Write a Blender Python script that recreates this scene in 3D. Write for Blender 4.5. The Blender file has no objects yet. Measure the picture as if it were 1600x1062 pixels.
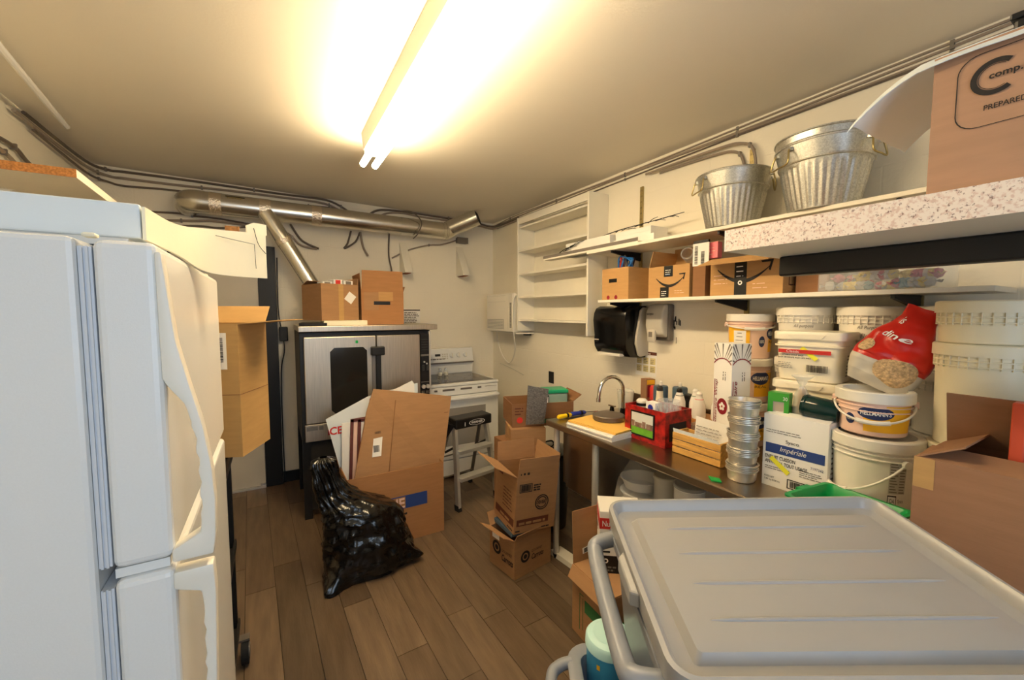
import bpy, bmesh, math, random
from mathutils import Vector, Matrix, noise
random.seed(7)
S = bpy.context.scene
COL = S.collection

# ------------------------------------------------------------------ camera
cam = bpy.data.cameras.new('camera'); cam.sensor_width = 36.0; cam.sensor_fit = 'HORIZONTAL'
cam.lens = 14.4; cam.clip_start = 0.02
cam_o = bpy.data.objects.new('camera', cam); COL.objects.link(cam_o)
cam_o.location = (0, 0, 1.58)
cam_o.rotation_euler = (math.radians(90 - 3.8438), 0, math.radians(-30.314))
S.camera = cam_o
# ------------------------------------------------------------------ world, added cool fill, exposure
W = bpy.data.worlds.new('sky'); S.world = W; W.use_nodes = True
W.node_tree.nodes['Background'].inputs[0].default_value = (0.62, 0.76, 1.0, 1)
W.node_tree.nodes['Background'].inputs[1].default_value = 1.0
al = bpy.data.lights.new('added_cool_fill', 'AREA'); al.shape = 'RECTANGLE'; al.size = 1.5; al.size_y = 1.3  # cool fill light added behind the camera, set at the added window
al.energy = 14.0; al.color = (0.66, 0.82, 1.0)
alo = bpy.data.objects.new('added_cool_fill', al); COL.objects.link(alo)
alo.location = (0.35, -1.27, 1.65); alo.rotation_euler = (math.radians(90), 0, 0)
S.view_settings.view_transform = 'Standard'; S.view_settings.look = 'None'
S.view_settings.gamma = 1.0; S.view_settings.use_curve_mapping = False
S.view_settings.exposure = 0.52
TUBE_STRENGTH = 42.0
S.cycles.use_denoising = True
S.cycles.max_bounces = 7
S.cycles.use_adaptive_sampling = True
S.cycles.adaptive_threshold = 0.02

# ------------------------------------------------------------------ materials
def lin(c):
    def f(v):
        v /= 255.0
        return v / 12.92 if v <= 0.04045 else ((v + 0.055) / 1.055) ** 2.4
    return (f(c[0]), f(c[1]), f(c[2]), 1.0)
MATS = {}
def mat(name, c, rough=0.5, metal=0.0, noise_s=0, noise_a=0.1, bump=0.0, bump_s=200, stretch=None, c2=None,
        trans=0.0, alpha=1.0, emit=0, spec=0.5, coat=0.0, coords='Object', kind='noise', ior=1.45):
    m = bpy.data.materials.new(name); m.use_nodes = True
    nt = m.node_tree; b = nt.nodes['Principled BSDF']
    b.inputs['Base Color'].default_value = lin(c)
    b.inputs['Roughness'].default_value = rough
    b.inputs['Metallic'].default_value = metal
    b.inputs['Transmission Weight'].default_value = trans
    b.inputs['Alpha'].default_value = alpha
    b.inputs['Specular IOR Level'].default_value = spec
    b.inputs['Coat Weight'].default_value = coat
    b.inputs['IOR'].default_value = ior
    if emit:
        b.inputs['Emission Color'].default_value = lin(c); b.inputs['Emission Strength'].default_value = emit
    if noise_s or bump:
        tc = nt.nodes.new('ShaderNodeTexCoord'); mp = nt.nodes.new('ShaderNodeMapping')
        nt.links.new(tc.outputs[coords], mp.inputs[0])
        if stretch: mp.inputs['Scale'].default_value = stretch
    if noise_s:
        if kind == 'voronoi':
            n = nt.nodes.new('ShaderNodeTexVoronoi'); n.inputs['Scale'].default_value = noise_s; fo = n.outputs['Color']
            sep = nt.nodes.new('ShaderNodeSeparateColor'); nt.links.new(fo, sep.inputs[0]); fo = sep.outputs[0]
        else:
            n = nt.nodes.new('ShaderNodeTexNoise'); n.inputs['Scale'].default_value = noise_s
            n.inputs['Detail'].default_value = 5; fo = n.outputs['Fac']
        nt.links.new(mp.outputs[0], n.inputs['Vector'])
        r = nt.nodes.new('ShaderNodeValToRGB'); nt.links.new(fo, r.inputs[0])
        a = lin(c); d = lin(c2) if c2 else tuple(x * (1 - noise_a * 2) for x in a[:3]) + (1,)
        lo, hi = (0.1, 0.9) if kind == 'voronoi' else (0.32, 0.68)
        r.color_ramp.elements[0].position = lo; r.color_ramp.elements[0].color = d
        r.color_ramp.elements[1].position = hi; r.color_ramp.elements[1].color = a
        nt.links.new(r.outputs[0], b.inputs['Base Color'])
    if bump:
        n2 = nt.nodes.new('ShaderNodeTexNoise'); n2.inputs['Scale'].default_value = bump_s; n2.inputs['Detail'].default_value = 3
        nt.links.new(mp.outputs[0], n2.inputs['Vector'])
        bp = nt.nodes.new('ShaderNodeBump'); bp.inputs['Strength'].default_value = bump; bp.inputs['Distance'].default_value = 0.01
        nt.links.new(n2.outputs['Fac'], bp.inputs['Height']); nt.links.new(bp.outputs[0], b.inputs['Normal'])
    MATS[name] = m
    return m

def wallmat(name, c):
    m = mat(name, c, 0.55, noise_s=2.2, noise_a=0.025, bump=0.12, bump_s=60)
    nt = m.node_tree; b = nt.nodes['Principled BSDF']
    old = [n for n in nt.nodes if n.type == 'BUMP'][0]
    tc = [n for n in nt.nodes if n.type == 'TEX_COORD'][0]
    sx = nt.nodes.new('ShaderNodeSeparateXYZ'); nt.links.new(tc.outputs['Object'], sx.inputs[0])
    ad = nt.nodes.new('ShaderNodeMath'); ad.operation = 'ADD'; nt.links.new(sx.outputs[0], ad.inputs[0]); nt.links.new(sx.outputs[1], ad.inputs[1])
    cb = nt.nodes.new('ShaderNodeCombineXYZ'); nt.links.new(ad.outputs[0], cb.inputs[0]); nt.links.new(sx.outputs[2], cb.inputs[1])
    br = nt.nodes.new('ShaderNodeTexBrick'); nt.links.new(cb.outputs[0], br.inputs['Vector'])
    br.inputs['Scale'].default_value = 1.0; br.inputs['Brick Width'].default_value = 0.4; br.inputs['Row Height'].default_value = 0.2
    br.inputs['Mortar Size'].default_value = 0.006; br.inputs['Mortar Smooth'].default_value = 1.0
    b2 = nt.nodes.new('ShaderNodeBump'); b2.inputs['Strength'].default_value = 0.18; b2.inputs['Distance'].default_value = 0.004; b2.invert = True
    nt.links.new(br.outputs['Fac'], b2.inputs['Height']); nt.links.new(old.outputs[0], b2.inputs['Normal'])
    nt.links.new(b2.outputs[0], b.inputs['Normal'])
    return m

wallmat('wall', (243, 235, 216))
mat('ceiling', (232, 224, 208), 0.7, noise_s=1.5, noise_a=0.015, bump=0.04, bump_s=90)
mat('white_paint', (240, 234, 218), 0.45, noise_s=6, noise_a=0.02)
mat('white_enamel', (235, 235, 232), 0.25, noise_s=300, noise_a=0.01, bump=0.03, bump_s=500)
mat('white_plastic', (238, 232, 218), 0.4)
mat('cream_plastic', (236, 226, 196), 0.38)
mat('ivory_lid', (240, 230, 205), 0.35)
mat('gasket', (214, 217, 222), 0.5)
mat('door_white', (205, 198, 184), 0.5, noise_s=3, noise_a=0.08)
mat('black', (16, 15, 15), 0.45)
mat('black_gloss', (12, 12, 12), 0.18)
mat('black_matte', (22, 21, 20), 0.75)
mat('dark_grey', (48, 47, 46), 0.5)
mat('rubber', (20, 20, 20), 0.8)
mat('steel', (202, 190, 172), 0.4, 1.0, noise_s=5, noise_a=0.1, stretch=(30, 1, 1), bump=0.03, bump_s=30)
mat('steel_counter', (168, 156, 140), 0.3, 1.0, noise_s=3, noise_a=0.06)
mat('chrome', (215, 212, 205), 0.12, 1.0)
mat('aluminium', (214, 212, 206), 0.42, 0.7)
mat('tin', (222, 216, 204), 0.42, 0.85)
mat('duct', (222, 220, 212), 0.27, 1.0, noise_s=14, noise_a=0.06)
mat('foil_tape', (242, 232, 216), 0.25, 1.0, bump=0.7, bump_s=90)
mat('galvanized', (222, 222, 216), 0.36, 1.0, noise_s=230, noise_a=0.12, kind='voronoi')
mat('brass', (176, 158, 108), 0.4, 0.9)
def card(name, c): return mat(name, c, 0.75, noise_s=9, noise_a=0.05, bump=0.04, bump_s=40, stretch=(1, 1, 6), spec=0.25)
card('cardboard', (170, 130, 92)); card('cardboard_dark', (142, 102, 70)); card('cardboard_gold', (192, 150, 98))
card('cardboard_tan', (190, 152, 98)); card('cardboard_pink', (180, 142, 114)); card('cardboard_orange', (172, 124, 82)); card('cardboard_brown', (158, 118, 88))
mat('print_black', (35, 30, 28), 0.7); mat('print_brown', (96, 52, 36), 0.75); mat('print_blue', (40, 66, 130), 0.6)
mat('print_red', (205, 48, 42), 0.5); mat('print_maroon', (140, 28, 40), 0.5); mat('print_grey', (120, 112, 104), 0.7)
mat('print_green', (48, 110, 62), 0.65); mat('print_yellow', (250, 190, 40), 0.5); mat('print_pink', (240, 205, 185), 0.5)
mat('print_navy', (38, 52, 96), 0.5); mat('print_white', (245, 242, 235), 0.55); mat('hilite', (240, 235, 60), 0.6)
mat('paper', (244, 240, 232), 0.7); mat('paper_cool', (222, 230, 234), 0.6); mat('foam_white', (248, 240, 212), 0.6, bump=0.1, bump_s=30)
mat('envelope', (236, 190, 96), 0.6); mat('red_box', (196, 34, 30), 0.4, noise_s=30, c2=(84, 12, 12))
mat('grass_print', (110, 180, 48), 0.5, noise_s=40, noise_a=0.1); mat('sky_print', (214, 214, 205), 0.5); mat('house_print', (150, 120, 105), 0.5, noise_s=60, noise_a=0.3)
mat('tote', (140, 144, 152), 0.33, bump=0.03, bump_s=60); mat('tote_lid', (158, 157, 155), 0.28, bump=0.04, bump_s=40)
mat('green_plastic', (0, 150, 72), 0.3); mat('green_lid', (30, 160, 110), 0.4); mat('green_print', (60, 150, 50), 0.4)
mat('clear', (245, 248, 248), 0.08, trans=1.0, ior=1.2); mat('clear_film', (250, 248, 240), 0.2, alpha=0.2, bump=0.6, bump_s=25)
mat('clear_soft', (235, 235, 228), 0.3, alpha=0.32); mat('clear_green', (200, 235, 215), 0.25, alpha=0.5)
mat('glass_thin', (240, 245, 245), 0.06, alpha=0.2)
mat('oats', (222, 188, 140), 0.9, noise_s=120, noise_a=0.25, bump=0.6, bump_s=160); mat('oats_red', (196, 34, 22), 0.3, bump=0.15, bump_s=14)
mat('bag_black', (10, 10, 11), 0.18, bump=0.55, bump_s=22, coat=0.3)
mat('jar_green', (16, 46, 42), 0.12); mat('blue_grey', (72, 92, 108), 0.45); mat('teal_lid', (190, 232, 232), 0.4); mat('blue_label', (70, 160, 205), 0.4)
mat('wood_pine', (222, 172, 92), 0.5, noise_s=5, noise_a=0.18, stretch=(2, 14, 14)); mat('wood_block', (190, 130, 70), 0.5, noise_s=6, noise_a=0.1)
mat('chipboard', (196, 132, 70), 0.85, noise_s=160, noise_a=0.25)
mat('tool_yellow', (245, 205, 20), 0.4); mat('tool_blue', (36, 52, 150), 0.4); mat('orange', (214, 84, 52), 0.45)
mat('wire_blue', (40, 110, 180), 0.4); mat('wire_red', (170, 50, 40), 0.4); mat('wire_dark', (60, 50, 60), 0.4)
mat('cable', (148, 134, 120), 0.5); mat('cable_dark', (104, 92, 82), 0.5); mat('pink', (240, 130, 140), 0.5)
mat('smoke_glass', (30, 28, 25), 0.12, spec=0.6); mat('glass_top', (70, 62, 56), 0.1, noise_s=8, noise_a=0.1)
mat('oven_window', (150, 146, 140), 0.3); mat('clay', (150, 90, 60), 0.8); mat('mesh_grey', (140, 134, 126), 0.5, 0.6, noise_s=140, noise_a=0.2, kind='voronoi')
mat('frame_brown', (104, 54, 48), 0.5); mat('notice_ink', (60, 52, 44), 0.7); mat('notice_tan', (220, 205, 150), 0.7)
mat('candy_a', (190, 60, 90), 0.4); mat('candy_b', (230, 200, 90), 0.4); mat('candy_c', (120, 160, 170), 0.4); mat('candy_d', (200, 190, 180), 0.4)
mat('dispenser_grey', (196, 190, 176), 0.35); mat('tube_glass', (255, 231, 188), 0.4, emit=TUBE_STRENGTH)
mat('tube_cap', (210, 205, 195), 0.4, 0.6); mat('grey_metal', (128, 122, 116), 0.45, 0.7); mat('lid_metal', (120, 108, 96), 0.42, 0.5, noise_s=8, noise_a=0.1)
mat('fixture_shade_grey', (200, 192, 178), 0.5); mat('notice_green', (0, 160, 70), 0.5)  # fixture housing: white greyed down, its shade put into the colour

def speckled(name):
    m = mat(name, (240, 228, 216), 0.35, noise_s=140, c2=(220, 194, 180))
    nt = m.node_tree; b = nt.nodes['Principled BSDF']; r = [n for n in nt.nodes if n.type == 'VALTORGB'][0]
    r.color_ramp.elements[0].position = 0.36; r.color_ramp.elements[1].position = 0.5
    v = nt.nodes.new('ShaderNodeTexNoise'); v.inputs['Scale'].default_value = 190; v.inputs['Detail'].default_value = 4
    mp = [n for n in nt.nodes if n.type == 'MAPPING'][0]; nt.links.new(mp.outputs[0], v.inputs['Vector'])
    r2 = nt.nodes.new('ShaderNodeValToRGB'); nt.links.new(v.outputs['Fac'], r2.inputs[0])
    r2.color_ramp.elements[0].position = 0.33; r2.color_ramp.elements[0].color = lin((166, 150, 148)); r2.color_ramp.elements[1].position = 0.40; r2.color_ramp.elements[1].color = (1, 1, 1, 1)
    mx = nt.nodes.new('ShaderNodeMix'); mx.data_type = 'RGBA'; mx.blend_type = 'MULTIPLY'; mx.inputs[0].default_value = 1.0
    nt.links.new(r.outputs[0], mx.inputs[6]); nt.links.new(r2.outputs[0], mx.inputs[7]); nt.links.new(mx.outputs[2], b.inputs['Base Color'])
    return m
speckled('laminate')
PLANKS = []
for i, c in enumerate([(112, 93, 73), (100, 82, 64), (121, 101, 80), (93, 76, 59), (107, 88, 69)]):
    m = mat('plank_%d' % i, c, 0.42, noise_s=3.2, noise_a=0.16, stretch=(9, 1.1, 1), bump=0.08, bump_s=14)
    PLANKS.append('plank_%d' % i)

# ------------------------------------------------------------------ geometry helpers
class G:
    def __init__(s): s.v = []; s.f = []
    def add(s, vs, fs):
        o = len(s.v); s.v += [tuple(p) for p in vs]; s.f += [tuple(i + o for i in f) for f in fs]; return s
    def box(s, x0, x1, y0, y1, z0, z1, M=None):
        vs = [Vector((x, y, z)) for z in (z0, z1) for y in (y0, y1) for x in (x0, x1)]
        if M: vs = [M @ p for p in vs]
        return s.add(vs, [(0, 2, 3, 1), (4, 5, 7, 6), (0, 1, 5, 4), (1, 3, 7, 5), (3, 2, 6, 7), (2, 0, 4, 6)])
    def cbox(s, c, d, M=None): return s.box(c[0]-d[0]/2, c[0]+d[0]/2, c[1]-d[1]/2, c[1]+d[1]/2, c[2]-d[2]/2, c[2]+d[2]/2, M)
    def prism(s, pts, off):
        n = len(pts); a = [Vector(p) for p in pts]; b = [p + Vector(off) for p in a]
        return s.add(a + b, [tuple(range(n))[::-1], tuple(range(n, 2*n))] + [(i, (i+1) % n, n+(i+1) % n, n+i) for i in range(n)])
    def quad(s, a, b, c, d, t=0.003):
        a, b, c, d = map(Vector, (a, b, c, d)); n = (b-a).cross(d-a).normalized() * t
        return s.prism([a, b, c, d], n)
    def lathe(s, prof, seg=32, M=None, arc=None):
        n = len(prof); full = arc is None; a0, a1 = arc or (0, 2*math.pi)
        cnt = seg if full else seg + 1
        vs = []
        for i in range(cnt):
            a = a0 + (a1-a0)*i/seg
            for r, z in prof:
                p = Vector((r*math.cos(a), r*math.sin(a), z)); vs.append(M @ p if M else p)
        fs = []
        for i in range(seg):
            j = (i+1) % cnt
            for k in range(n-1):
                fs.append((i*n+k, j*n+k, j*n+k+1, i*n+k+1))
        return s.add(vs, fs)
    def cyl(s, p0, p1, r, seg=20, r1=None):
        return s.tube([p0, p1], r, seg, r_end=r1)
    def tube(s, path, r, seg=8, r_end=None, cap=True, radii=None):
        P = [Vector(p) for p in path]; n = len(P); rings = []
        up = None
        for i in range(n):
            t = (P[min(i+1, n-1)] - P[max(i-1, 0)]).normalized()
            if up is None:
                up = Vector((0, 0, 1)) if abs(t.z) < 0.9 else Vector((1, 0, 0))
            u = (up - t*up.dot(t)); u = u.normalized() if u.length > 1e-6 else t.orthogonal().normalized()
            w = t.cross(u); up = u
            rr = radii[i] if radii else (r if r_end is None else r + (r_end-r)*i/(n-1))
            rings.append([P[i] + (u*math.cos(2*math.pi*k/seg) + w*math.sin(2*math.pi*k/seg))*rr for k in range(seg)])
        vs = [p for ring in rings for p in ring]; fs = []
        for i in range(n-1):
            for k in range(seg):
                fs.append((i*seg+k, i*seg+(k+1) % seg, (i+1)*seg+(k+1) % seg, (i+1)*seg+k))
        if cap: fs += [tuple(range(seg))[::-1], tuple(range((n-1)*seg, n*seg))]
        return s.add(vs, fs)
    def grid(s, fn, nu, nv):
        vs = [fn(i/nu, j/nv) for j in range(nv+1) for i in range(nu+1)]
        return s.add(vs, [(j*(nu+1)+i, j*(nu+1)+i+1, (j+1)*(nu+1)+i+1, (j+1)*(nu+1)+i) for j in range(nv) for i in range(nu)])
    def build(s, name, m, parent=None, smooth=True, bevel=0.0, bseg=2, solid=0.0, loc=None):
        me = bpy.data.meshes.new(name); me.from_pydata([tuple(p) for p in s.v], [], s.f)
        bm = bmesh.new(); bm.from_mesh(me)
        bmesh.ops.remove_doubles(bm, verts=bm.verts, dist=1e-6)
        if solid: bmesh.ops.solidify(bm, geom=bm.faces[:], thickness=solid)
        bmesh.ops.recalc_face_normals(bm, faces=bm.faces)
        if bevel:
            es = [e for e in bm.edges if len(e.link_faces) == 2 and e.calc_face_angle(0) > 0.5]
            bmesh.ops.bevel(bm, geom=es, offset=bevel, segments=bseg, profile=0.5, affect='EDGES', clamp_overlap=True)
        bm.to_mesh(me); bm.free()
        if smooth:
            me.polygons.foreach_set('use_smooth', [True]*len(me.polygons)); me.set_sharp_from_angle(angle=math.radians(38))
        me.materials.append(MATS[m]); me.update()
        o = bpy.data.objects.new(name, me); COL.objects.link(o)
        if parent: o.parent = parent
        if loc: o.location = loc
        return o
def smooth_path(pts, n=6):
    P = [Vector(p) for p in pts]; out = []
    for i in range(len(P)-1):
        p0 = P[max(i-1, 0)]; p1 = P[i]; p2 = P[i+1]; p3 = P[min(i+2, len(P)-1)]
        for k in range(n):
            t = k/n
            out.append(0.5*((2*p1) + (p2-p0)*t + (2*p0-5*p1+4*p2-p3)*t*t + (3*p1-p0-3*p2+p3)*t**3))
    out.append(P[-1]); return out
def tag(o, label, cat, group=None):
    o['label'] = label; o['category'] = cat
    if group: o['group'] = group
    return o
def thing(name, label, cat, loc=(0, 0, 0), rz=0.0, group=None):
    o = bpy.data.objects.new(name, None); COL.objects.link(o); o.empty_display_size = 0.05
    o.location = loc; o.rotation_euler = (0, 0, math.radians(rz)); return tag(o, label, cat, group)
def struct(o): o['kind'] = 'structure'; return o
def copy_thing(src, loc, label, rz=None):
    c = src.copy(); COL.objects.link(c); c.location = loc; c['label'] = label
    if rz is not None: c.rotation_euler.z = math.radians(rz)
    for ch in src.children:
        d = ch.copy(); COL.objects.link(d); d.parent = c
        for g in ch.children:
            e = g.copy(); COL.objects.link(e); e.parent = d
    return c
V = Vector
def decal(parent, name, m, o, u, v, a0, a1, b0, b1, t=0.0009):
    o, u, v = V(o), V(u), V(v); n = u.cross(v).normalized()
    g = G(); g.prism([o+u*a0+v*b0, o+u*a1+v*b0, o+u*a1+v*b1, o+u*a0+v*b1], n*t)
    return g.build(name, m, parent, smooth=False)
def bars(parent, name, m, o, u, v, rects, t=0.0012):
    o, u, v = V(o), V(u), V(v); n = u.cross(v).normalized(); g = G()
    for a0, a1, b0, b1 in rects:
        g.prism([o+u*a0+v*b0, o+u*a1+v*b0, o+u*a1+v*b1, o+u*a0+v*b1], n*t)
    return g.build(name, m, parent, smooth=False)
def fineprint(parent, m, o, u, v, a0, a1, b0, b1, n, name='fine_print', fill=0.55):
    rnd = random.Random(int((a0+b0)*1000) + n); R = []
    step = (b1-b0)/n
    for i in range(n):
        y = b1 - (i+1)*step; x = a0; end = a1 - rnd.random()*(a1-a0)*0.3
        while x < end:
            w = step*(0.6+rnd.random()*1.8); R.append((x, min(x+w, end), y, y+step*fill)); x += w + step*0.35
    return bars(parent, name, m, o, u, v, R)
def barcode(parent, m, o, u, v, a0, a1, b0, b1):
    rnd = random.Random(3); R = []; x = a0; n = (a1-a0)
    while x < a1:
        w = n*(0.012+rnd.random()*0.03); R.append((x, min(x+w, a1), b0, b1)); x += w + n*(0.012+rnd.random()*0.025)
    return bars(parent, 'barcode', m, o, u, v, R)
def textmesh(s, shear=0.0, bold=0.0, extr=0.0):
    cu = bpy.data.curves.new('lettering', 'FONT'); cu.body = s; cu.shear = shear; cu.offset = bold; cu.resolution_u = 3; cu.fill_mode = 'FRONT'
    ob = bpy.data.objects.new('lettering', cu)
    me = bpy.data.meshes.new_from_object(ob); bpy.data.objects.remove(ob); bpy.data.curves.remove(cu)
    me.materials.clear(); return me
def text(parent, s, m, o, u, v, a0, a1, b0, b1=None, shear=0.0, bold=0.0, t=0.0016, wrap=None, name='lettering', rot=False):
    """s fills a0..a1 along u and b0..b1 along v; wrap=(R function of z, angle per metre) puts it on a cylinder"""
    me = textmesh(s, shear, bold)
    xs = [p.co.x for p in me.vertices]; ys = [p.co.y for p in me.vertices]
    x0, x1, y0, y1 = min(xs), max(xs), min(ys), max(ys)
    if b1 is None: b1 = b0 + (a1-a0)*(y1-y0)/(x1-x0)
    for p in me.vertices:
        a = a0 + (p.co.x-x0)/(x1-x0)*(a1-a0); b = b0 + (p.co.y-y0)/(y1-y0)*(b1-b0)
        if wrap:
            R = wrap(b) + t; p.co = V((R*math.cos(a), R*math.sin(a), b))
        else:
            n = V(u).cross(V(v)).normalized(); p.co = V(o) + V(u)*a + V(v)*b + n*t
    me.materials.append(MATS[m]); me.name = name
    ob = bpy.data.objects.new(name, me); COL.objects.link(ob); ob.parent = parent; return ob
def ringpatch(parent, name, m, R, a0, a1, z0, z1, t=0.001, seg=16, nz=1):
    g = G()
    for (A, B) in [(0, 1)]:
        vs = []; n = nz+1
        for i in range(seg+1):
            a = a0+(a1-a0)*i/seg
            for k in range(n):
                z = z0+(z1-z0)*k/nz; r = R(z)+t; vs.append(V((r*math.cos(a), r*math.sin(a), z)))
        g.add(vs, [(i*n+k, (i+1)*n+k, (i+1)*n+k+1, i*n+k+1) for i in range(seg) for k in range(nz)])
    return g.build(name, m, parent)
def ringdisc(parent, name, m, R, ac, zc, ra, rz_, t=0.0013, seg=24):
    vs = []; K = 6
    for k in range(K+1):
        f = k/K
        for i in range(seg):
            q = 2*math.pi*i/seg; a = ac+ra*f*math.cos(q); z = zc+rz_*f*math.sin(q); r = R(z)+t
            vs.append(V((r*math.cos(a), r*math.sin(a), z)))
    return G().add(vs, [(k*seg+i, (k+1)*seg+i, (k+1)*seg+(i+1) % seg, k*seg+(i+1) % seg) for k in range(K) for i in range(seg)]).build(name, m, parent)
def disc(parent, name, m, o, u, v, a, b, r, rin=0.0, t=0.0012, seg=28, arc=(0, 2*math.pi), sy=1.0):
    o, u, v = V(o), V(u), V(v); n = u.cross(v).normalized()*t; g = G(); vs = []
    full = abs(arc[1]-arc[0]-2*math.pi) < 1e-4
    for i in range(seg+1):
        q = arc[0]+(arc[1]-arc[0])*i/seg
        for rr in (rin, r): vs.append(o+n+u*(a+rr*math.cos(q))+v*(b+rr*math.sin(q)*sy))
    g.add(vs, [(2*i, 2*i+1, 2*i+3, 2*i+2) for i in range(seg)])
    return g.build(name, m, parent, smooth=False)
Z3 = V((0, 0, 1))
def carton(name, label, cat, loc, rz, w, d, h, m, flaps=None, t=0.005, group=None, closed=False, tape=None, inner=None):
    """open or closed carton, local base centre; flaps = {side: (degrees out from upright, length)}"""
    o = thing(name, label, cat, loc, rz, group)
    g = G(); x, y = w/2, d/2
    g.box(-x, x, -y, y, 0, t); g.box(-x, x, -y, -y+t, t, h); g.box(-x, x, y-t, y, t, h); g.box(-x, -x+t, -y+t, y-t, t, h); g.box(x-t, x, -y+t, y-t, t, h)
    g.build('body', m, o, smooth=False)
    if closed:
        for s in (-1, 1):
            G().box(-x, x, min(0, s*y), max(0, s*y), h+0.0005, h+t).build('flap', m, o, smooth=False)
        if tape:
            g = G(); g.box(-x, x, -0.025, 0.025, h+t, h+t+0.0006); g.box(-x-0.0006, -x, -0.025, 0.025, h-0.06, h+t); g.box(x, x+0.0006, -0.025, 0.025, h-0.06, h+t)
            g.build('tape', tape, o, smooth=False)
    for side, (ang, ln) in (flaps or {}).items():
        hinge, ax, out, half = {'f': (V((0, -y, h)), V((1, 0, 0)), V((0, -1, 0)), x), 'b': (V((0, y, h)), V((1, 0, 0)), V((0, 1, 0)), x),
                                'l': (V((-x, 0, h)), V((0, 1, 0)), V((-1, 0, 0)), y), 'r': (V((x, 0, h)), V((0, 1, 0)), V((1, 0, 0)), y)}[side]
        a = math.radians(ang); dr = Z3*math.cos(a) + out*math.sin(a); nrm = (out*math.cos(a) - Z3*math.sin(a))
        tk = t*0.8; k = half*0.985
        p = [hinge-ax*k-nrm*tk, hinge+ax*k-nrm*tk, hinge+ax*k*0.97+dr*ln-nrm*tk, hinge-ax*k*0.97+dr*ln-nrm*tk]
        G().prism(p, nrm*tk).build('flap', m, o, smooth=False)
    return o
def face(side, w, d, e=0.0004):
    x, y = w/2, d/2
    return {'f': (V((-x, -y-e, 0)), V((1, 0, 0)), Z3), 'l': (V((-x-e, y, 0)), V((0, -1, 0)), Z3),
            'r': (V((x+e, -y, 0)), V((0, 1, 0)), Z3)}[side]

# ================================================================== THE SETTING
XL, XR, YB, YF = -1.15, 2.255, 4.3, -1.3
def ceil_z(x): return 2.69 + (x-XL)*(2.61-2.69)/(XR-XL)
fl = struct(G().box(XL-.1, XR+.1, YF-.1, YB+.1, -0.06, -0.010).build('floor', 'black_matte', None, smooth=False))
def clip_poly(poly, x0, x1, y0, y1):
    for ax, lim, sg in ((0, x0, 1), (0, x1, -1), (1, y0, 1), (1, y1, -1)):
        out = []
        for i in range(len(poly)):
            a, b = poly[i-1], poly[i]; da = (a[ax]-lim)*sg; db = (b[ax]-lim)*sg
            if da >= 0 and db >= 0: out.append(b)
            elif da >= 0 or db >= 0:
                t = da/(da-db); p = (a[0]+(b[0]-a[0])*t, a[1]+(b[1]-a[1])*t)
                out.append(p)
                if db >= 0: out.append(b)
        poly = out
        if not poly: return poly
    return poly
th = math.radians(2.3); ct, st = math.cos(th), math.sin(th)
PW, PL = 0.148, 1.2; rp = random.Random(11)
for c in range(-9, 18):
    off = rp.random()*PL
    for r in range(-3, 5):
        x0, x1 = -0.027+c*PW+0.0012, -0.027+(c+1)*PW-0.0012; y0, y1 = r*PL+off+0.0012, (r+1)*PL+off-0.0012
        poly = [(x*ct-y*st, x*st+y*ct) for x, y in ((x0, y0), (x1, y0), (x1, y1), (x0, y1))]
        # plank lines pass (-0.027, 2.46)
        poly = [(x+0.0987, y) for x, y in poly]
        poly = clip_poly(poly, XL, XR, YF, YB)
        if len(poly) < 3: continue
        z = -rp.random()*0.0006
        G().prism([(x, y, -0.0099) for x, y in poly], (0, 0, 0.0099+z)).build('plank', rp.choice(PLANKS), fl, smooth=False)
g = G(); cz0, cz1 = ceil_z(XL-.1), ceil_z(XR+.1)
g.add([(XL-.1, YF-.1, cz0), (XR+.1, YF-.1, cz1), (XR+.1, YB+.1, cz1), (XL-.1, YB+.1, cz0), (XL-.1, YF-.1, 2.85), (XR+.1, YF-.1, 2.85), (XR+.1, YB+.1, 2.85), (XL-.1, YB+.1, 2.85)],
      [(0, 3, 2, 1), (4, 5, 6, 7), (0, 1, 5, 4), (1, 2, 6, 5), (2, 3, 7, 6), (3, 0, 4, 7)])
struct(g.build('ceiling', 'ceiling', None, smooth=False))
struct(G().box(XL-.1, XR+.1, YB, YB+.1, 0, 2.8).build('wall_back', 'wall', None, smooth=False))
struct(G().box(XR, XR+.1, YF, YB, 0, 2.8).build('wall_right', 'wall', None, smooth=False))
struct(G().box(XL-.1, XL, YF, YB, 0, 2.8).build('wall_left', 'wall', None, smooth=False))
g = G(); wx0, wx1, wz0, wz1 = -0.4, 1.1, 1.0, 2.3
g.box(XL-.1, wx0, YF-.1, YF, 0, 2.8); g.box(wx1, XR+.1, YF-.1, YF, 0, 2.8); g.box(wx0, wx1, YF-.1, YF, 0, wz0); g.box(wx0, wx1, YF-.1, YF, wz1, 2.8)
struct(g.build('wall_front', 'wall', None, smooth=False))
wf = G(); wf.box(wx0, wx0+.05, YF-.07, YF-.02, wz0, wz1); wf.box(wx1-.05, wx1, YF-.07, YF-.02, wz0, wz1); wf.box(wx0+.05, wx1-.05, YF-.07, YF-.02, wz0, wz0+.05); wf.box(wx0+.05, wx1-.05, YF-.07, YF-.02, wz1-.05, wz1)
w1 = struct(wf.build('added_window_1', 'white_paint', None, smooth=False))  # unseen window added behind the camera to carry the cool fill
G().box(wx0+.05, wx1-.05, YF-.05, YF-.045, wz0+.05, wz1-.05).build('pane', 'glass_thin', w1, smooth=False)

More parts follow.
